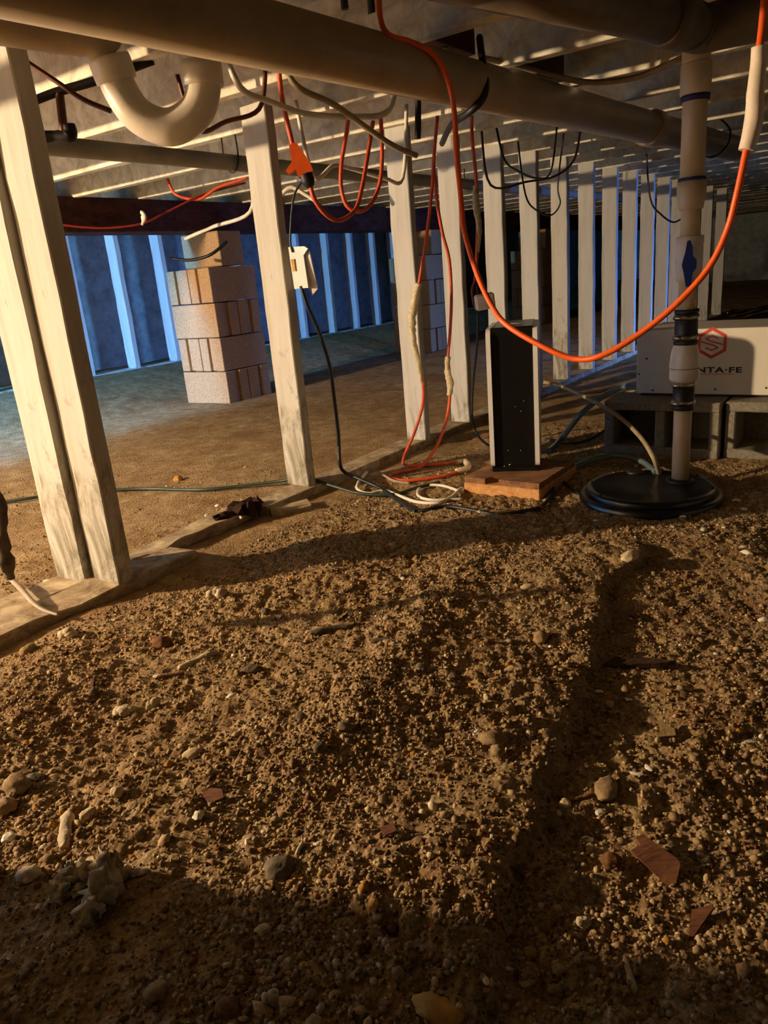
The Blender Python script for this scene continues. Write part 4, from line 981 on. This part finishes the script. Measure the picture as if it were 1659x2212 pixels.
stick(640, 1850, 655, 1828, 8, 'foam', 'short cream splinter by the lumpy grey stone')
stick(200, 1520, 205, 1470, 6, 'rot', 'thin dark upright twig above the foam strip')
def chip(px, py, pts, mat, label, th=0.008, tilt=0.25, name='wood_chip'):
    s = px2m(px, py); p = on(px, py); z = gh(p.x, p.y) + 0.004
    n = Vector((-0.2, -tilt, 1)).normalized(); X = Vector((1, 0, 0)) - n * n.x; X.normalize(); Y = n.cross(X)
    solo(name, MB().prism([Vector((p.x, p.y, z)) + X * (a * s) - Y * (b * s * 1.15) for a, b in pts], n, th), mat, label, 'wood chip')
chip(1415, 1875, [(-38, -20), (-18, -26), (-22, -38), (-8, -42), (40, 5), (40, 14), (20, 42), (6, 40)], 'redwood', 'red-brown split wood chip in the low ground', 0.012, 0.5)
chip(1508, 1995, [(-34, 36), (-6, -12), (34, -14), (30, -8)], 'redwood', 'reddish wood sliver in the front shadow', 0.006)
chip(462, 1735, [(-22, -14), (-6, -22), (18, -16), (24, 0), (6, 4), (2, 26), (-6, 20), (-8, 2), (-20, 2)], 'redwood', 'flat brown leaf-like chip on the gravel', 0.004, 0.5)
chip(1437, 1592, [(-16, 12), (-4, -20), (16, 6), (14, 14)], 'st_tan', 'tan triangular shard in the low ground', 0.008, 0.5)
chip(1375, 1450, [(-62, -14), (-30, -26), (-10, -14), (20, -8), (72, 18), (40, 14), (0, 4), (-40, -2)], 'rot', 'long dark rotten wood splinter on the low ground', 0.010, 0.2)
chip(560, 1640, [(-8, -14), (10, -4), (14, 8), (2, 2)], 'redwood', 'small brown flake on the gravel', 0.003)
chip(840, 1815, [(-16, -8), (14, -10), (18, 6), (-6, 10)], 'redwood', 'brown flake in the reddish soil patch', 0.003)
chip(1040, 945, [(-30, 0), (0, -10), (28, 6), (0, 18)], 'ply_top', 'brown bark flake behind the tower appliance', 0.006)
# weathered board end by the rotten sill and the rotted chunk
wb0, wb1 = on(584, 1106, 0.010), on(668, 1090, 0.010)
dwb = (wb1 - wb0).normalized()
solo('board_scrap', MB().board(wb0, wb1, Vector((-dwb.y, dwb.x, 0)), Z3, 0.034, 0.013, 6, 0.008, 0.003, 5), 'sill', 'short weathered board scrap lying against the sill', 'wood scrap')
rq = at_z(512, 1106, 0.006)
mb = MB()
for k, (du, dv, a, b, c) in enumerate([(0, 0, .05, .03, .022), (.05, .01, .045, .024, .02), (-.05, .0, .04, .02, .016), (.03, -.03, .02, .012, .026), (.09, .012, .03, .02, .014), (.06, -.034, .012, .012, .03)]):
    mb.rock(rq + U3 * du + V3 * dv, a, b, c, ANG, k + 11, 0.6, 2, freq=2.4, facet=True)
solo('rotten_chunk', mb, 'rot', 'black rotted chunk of wood in the gap of the sill', 'rotten wood')
for k, (px, py) in enumerate([(485, 1100), (447, 1113), (520, 1118), (470, 1092)]):
    q = at_z(px, py, 0.0)
    solo('white_chip', MB().rock(q, 0.010, 0.006, 0.005, k, k, 0.3, 2), 'shell', 'white paint flake on the rotten sill', 'chip', 'paint flakes on the rotten sill')

# ================================================================== gravel (uncountable)
def gravel():
    rng = np.random.default_rng(5)
    N = 80000
    y = 0.42 + 2.6 * rng.random(N * 2) ** 1.25; x = (rng.random(N * 2) * 2 - 1) * (0.62 * y + 0.12) + 0.02 * y
    v = -x * UY + y * UX
    dens = 0.25 + 0.9 * vnoise(x, y, 0.16, 51) ** 1.5 + 0.5 * np.exp(-(seg_d(x, y, RIDGE) / 0.12) ** 2)
    keep = (rng.random(N * 2) < dens) & ((v < 1.47) | (rng.random(N * 2) < 0.25) & (v > 1.78))
    keep &= np.hypot(x - BASIN.x, y - BASIN.y) > 0.205
    keep &= ~((np.abs((x - wc.x) * wx.x + (y - wc.y) * wx.y) < wl / 2 + .01) & (np.abs((x - wc.x) * wy.x + (y - wc.y) * wy.y) < .16))
    uu = x * UX + y * UY
    keep &= ~((uu > 2.58) & (uu < 3.1) & (v < 0.92) & (v > -0.1))
    x = x[keep][:N]; y = y[keep][:N]; n = len(x)
    r = np.clip(np.exp(rng.normal(-6.32, 0.45, n)), 0.0009, 0.009) * (1.0 + 0.1 * sstep(1.6, 0.6, y))
    z = ground(x, y) + r * 0.25
    b = bmesh.new(); bmesh.ops.create_icosphere(b, subdivisions=1, radius=1); b.verts.index_update()
    bv_ = np.array([q.co[:] for q in b.verts]); bf = np.array([[q.index for q in f.verts] for f in b.faces]); b.free()
    k = len(bv_)
    jit = 1 + 0.32 * (rng.random((n, k)) - 0.5) * 2
    sc = np.stack([r * rng.uniform(.8, 1.35, n), r * rng.uniform(.7, 1.1, n), r * rng.uniform(.5, .9, n)], 1)
    P = bv_[None] * jit[..., None] * sc[:, None, :]
    a = rng.random(n) * 6.283; ca, sa = np.cos(a), np.sin(a)
    X = P[..., 0] * ca[:, None] - P[..., 1] * sa[:, None]; Y = P[..., 0] * sa[:, None] + P[..., 1] * ca[:, None]
    tl = rng.normal(0, 0.5, n); Z = P[..., 2] + X * 0.0
    Y2 = Y * np.cos(tl)[:, None] - Z * np.sin(tl)[:, None]; Z2 = Y * np.sin(tl)[:, None] + Z * np.cos(tl)[:, None]
    V = np.stack([X + x[:, None], Y2 + y[:, None], Z2 + z[:, None]], -1).reshape(-1, 3)
    Fc = (bf[None] + (np.arange(n) * k)[:, None, None]).reshape(-1, 3)
    pal = np.array([hexc(158, 132, 98), hexc(138, 110, 78), hexc(182, 158, 120), hexc(120, 92, 64), hexc(200, 174, 132), hexc(168, 144, 110), hexc(214, 196, 156), hexc(176, 128, 62), hexc(112, 74, 48)])
    ci = rng.choice(len(pal), n, p=[.24, .20, .18, .13, .09, .08, .02, .03, .03])
    tint = np.repeat(pal[ci] * rng.uniform(.8, 1.15, (n, 1)), k, 0); tint[:, 3] = 1
    me = np_mesh('gravel', V, Fc, True, tint); me.materials.append(M['gravel'])
    o = bpy.data.objects.new('gravel', me); COL.objects.link(o)
    tag(o, 'fine brown gravel and crumbled soil scattered over the dirt', 'gravel', kind='stuff')
gravel()

# ================================================================== the work lamp that lights the space (left of the picture)
def work_lamp(pos, mat, label):
    lp = thing('work_lamp', pos - Z3 * 0.03, label, 'lamp')
    part('bulb', MB().lathe(pos, Z3, [(0, -0.03), (0.012, -0.028), (0.024, -0.018), (0.03, 0), (0.026, 0.016), (0.016, 0.030), (0.013, 0.042), (0, 0.042)], 20), mat, lp)
    part('socket', MB().lathe(pos + Z3 * 0.042, Z3, [(0, 0), (0.018, 0), (0.02, 0.01), (0.02, 0.03), (0.008, 0.036), (0, 0.036)], 16), 'black', lp)
    part('lead', MB().tube([pos + Z3 * 0.075, pos + Vector((0.002, 0.002, 0.11)), pos + Z3 * (JZ + 0.17 - pos.z)], 0.004, 6), 'black_cord', lp)
work_lamp(LAMP_POS, 'bulb', 'bare warm bulb in a socket beside the girder')
work_lamp(COOL_POS, 'cool_bulb', 'bare cool blue-white bulb in a socket behind the girder')
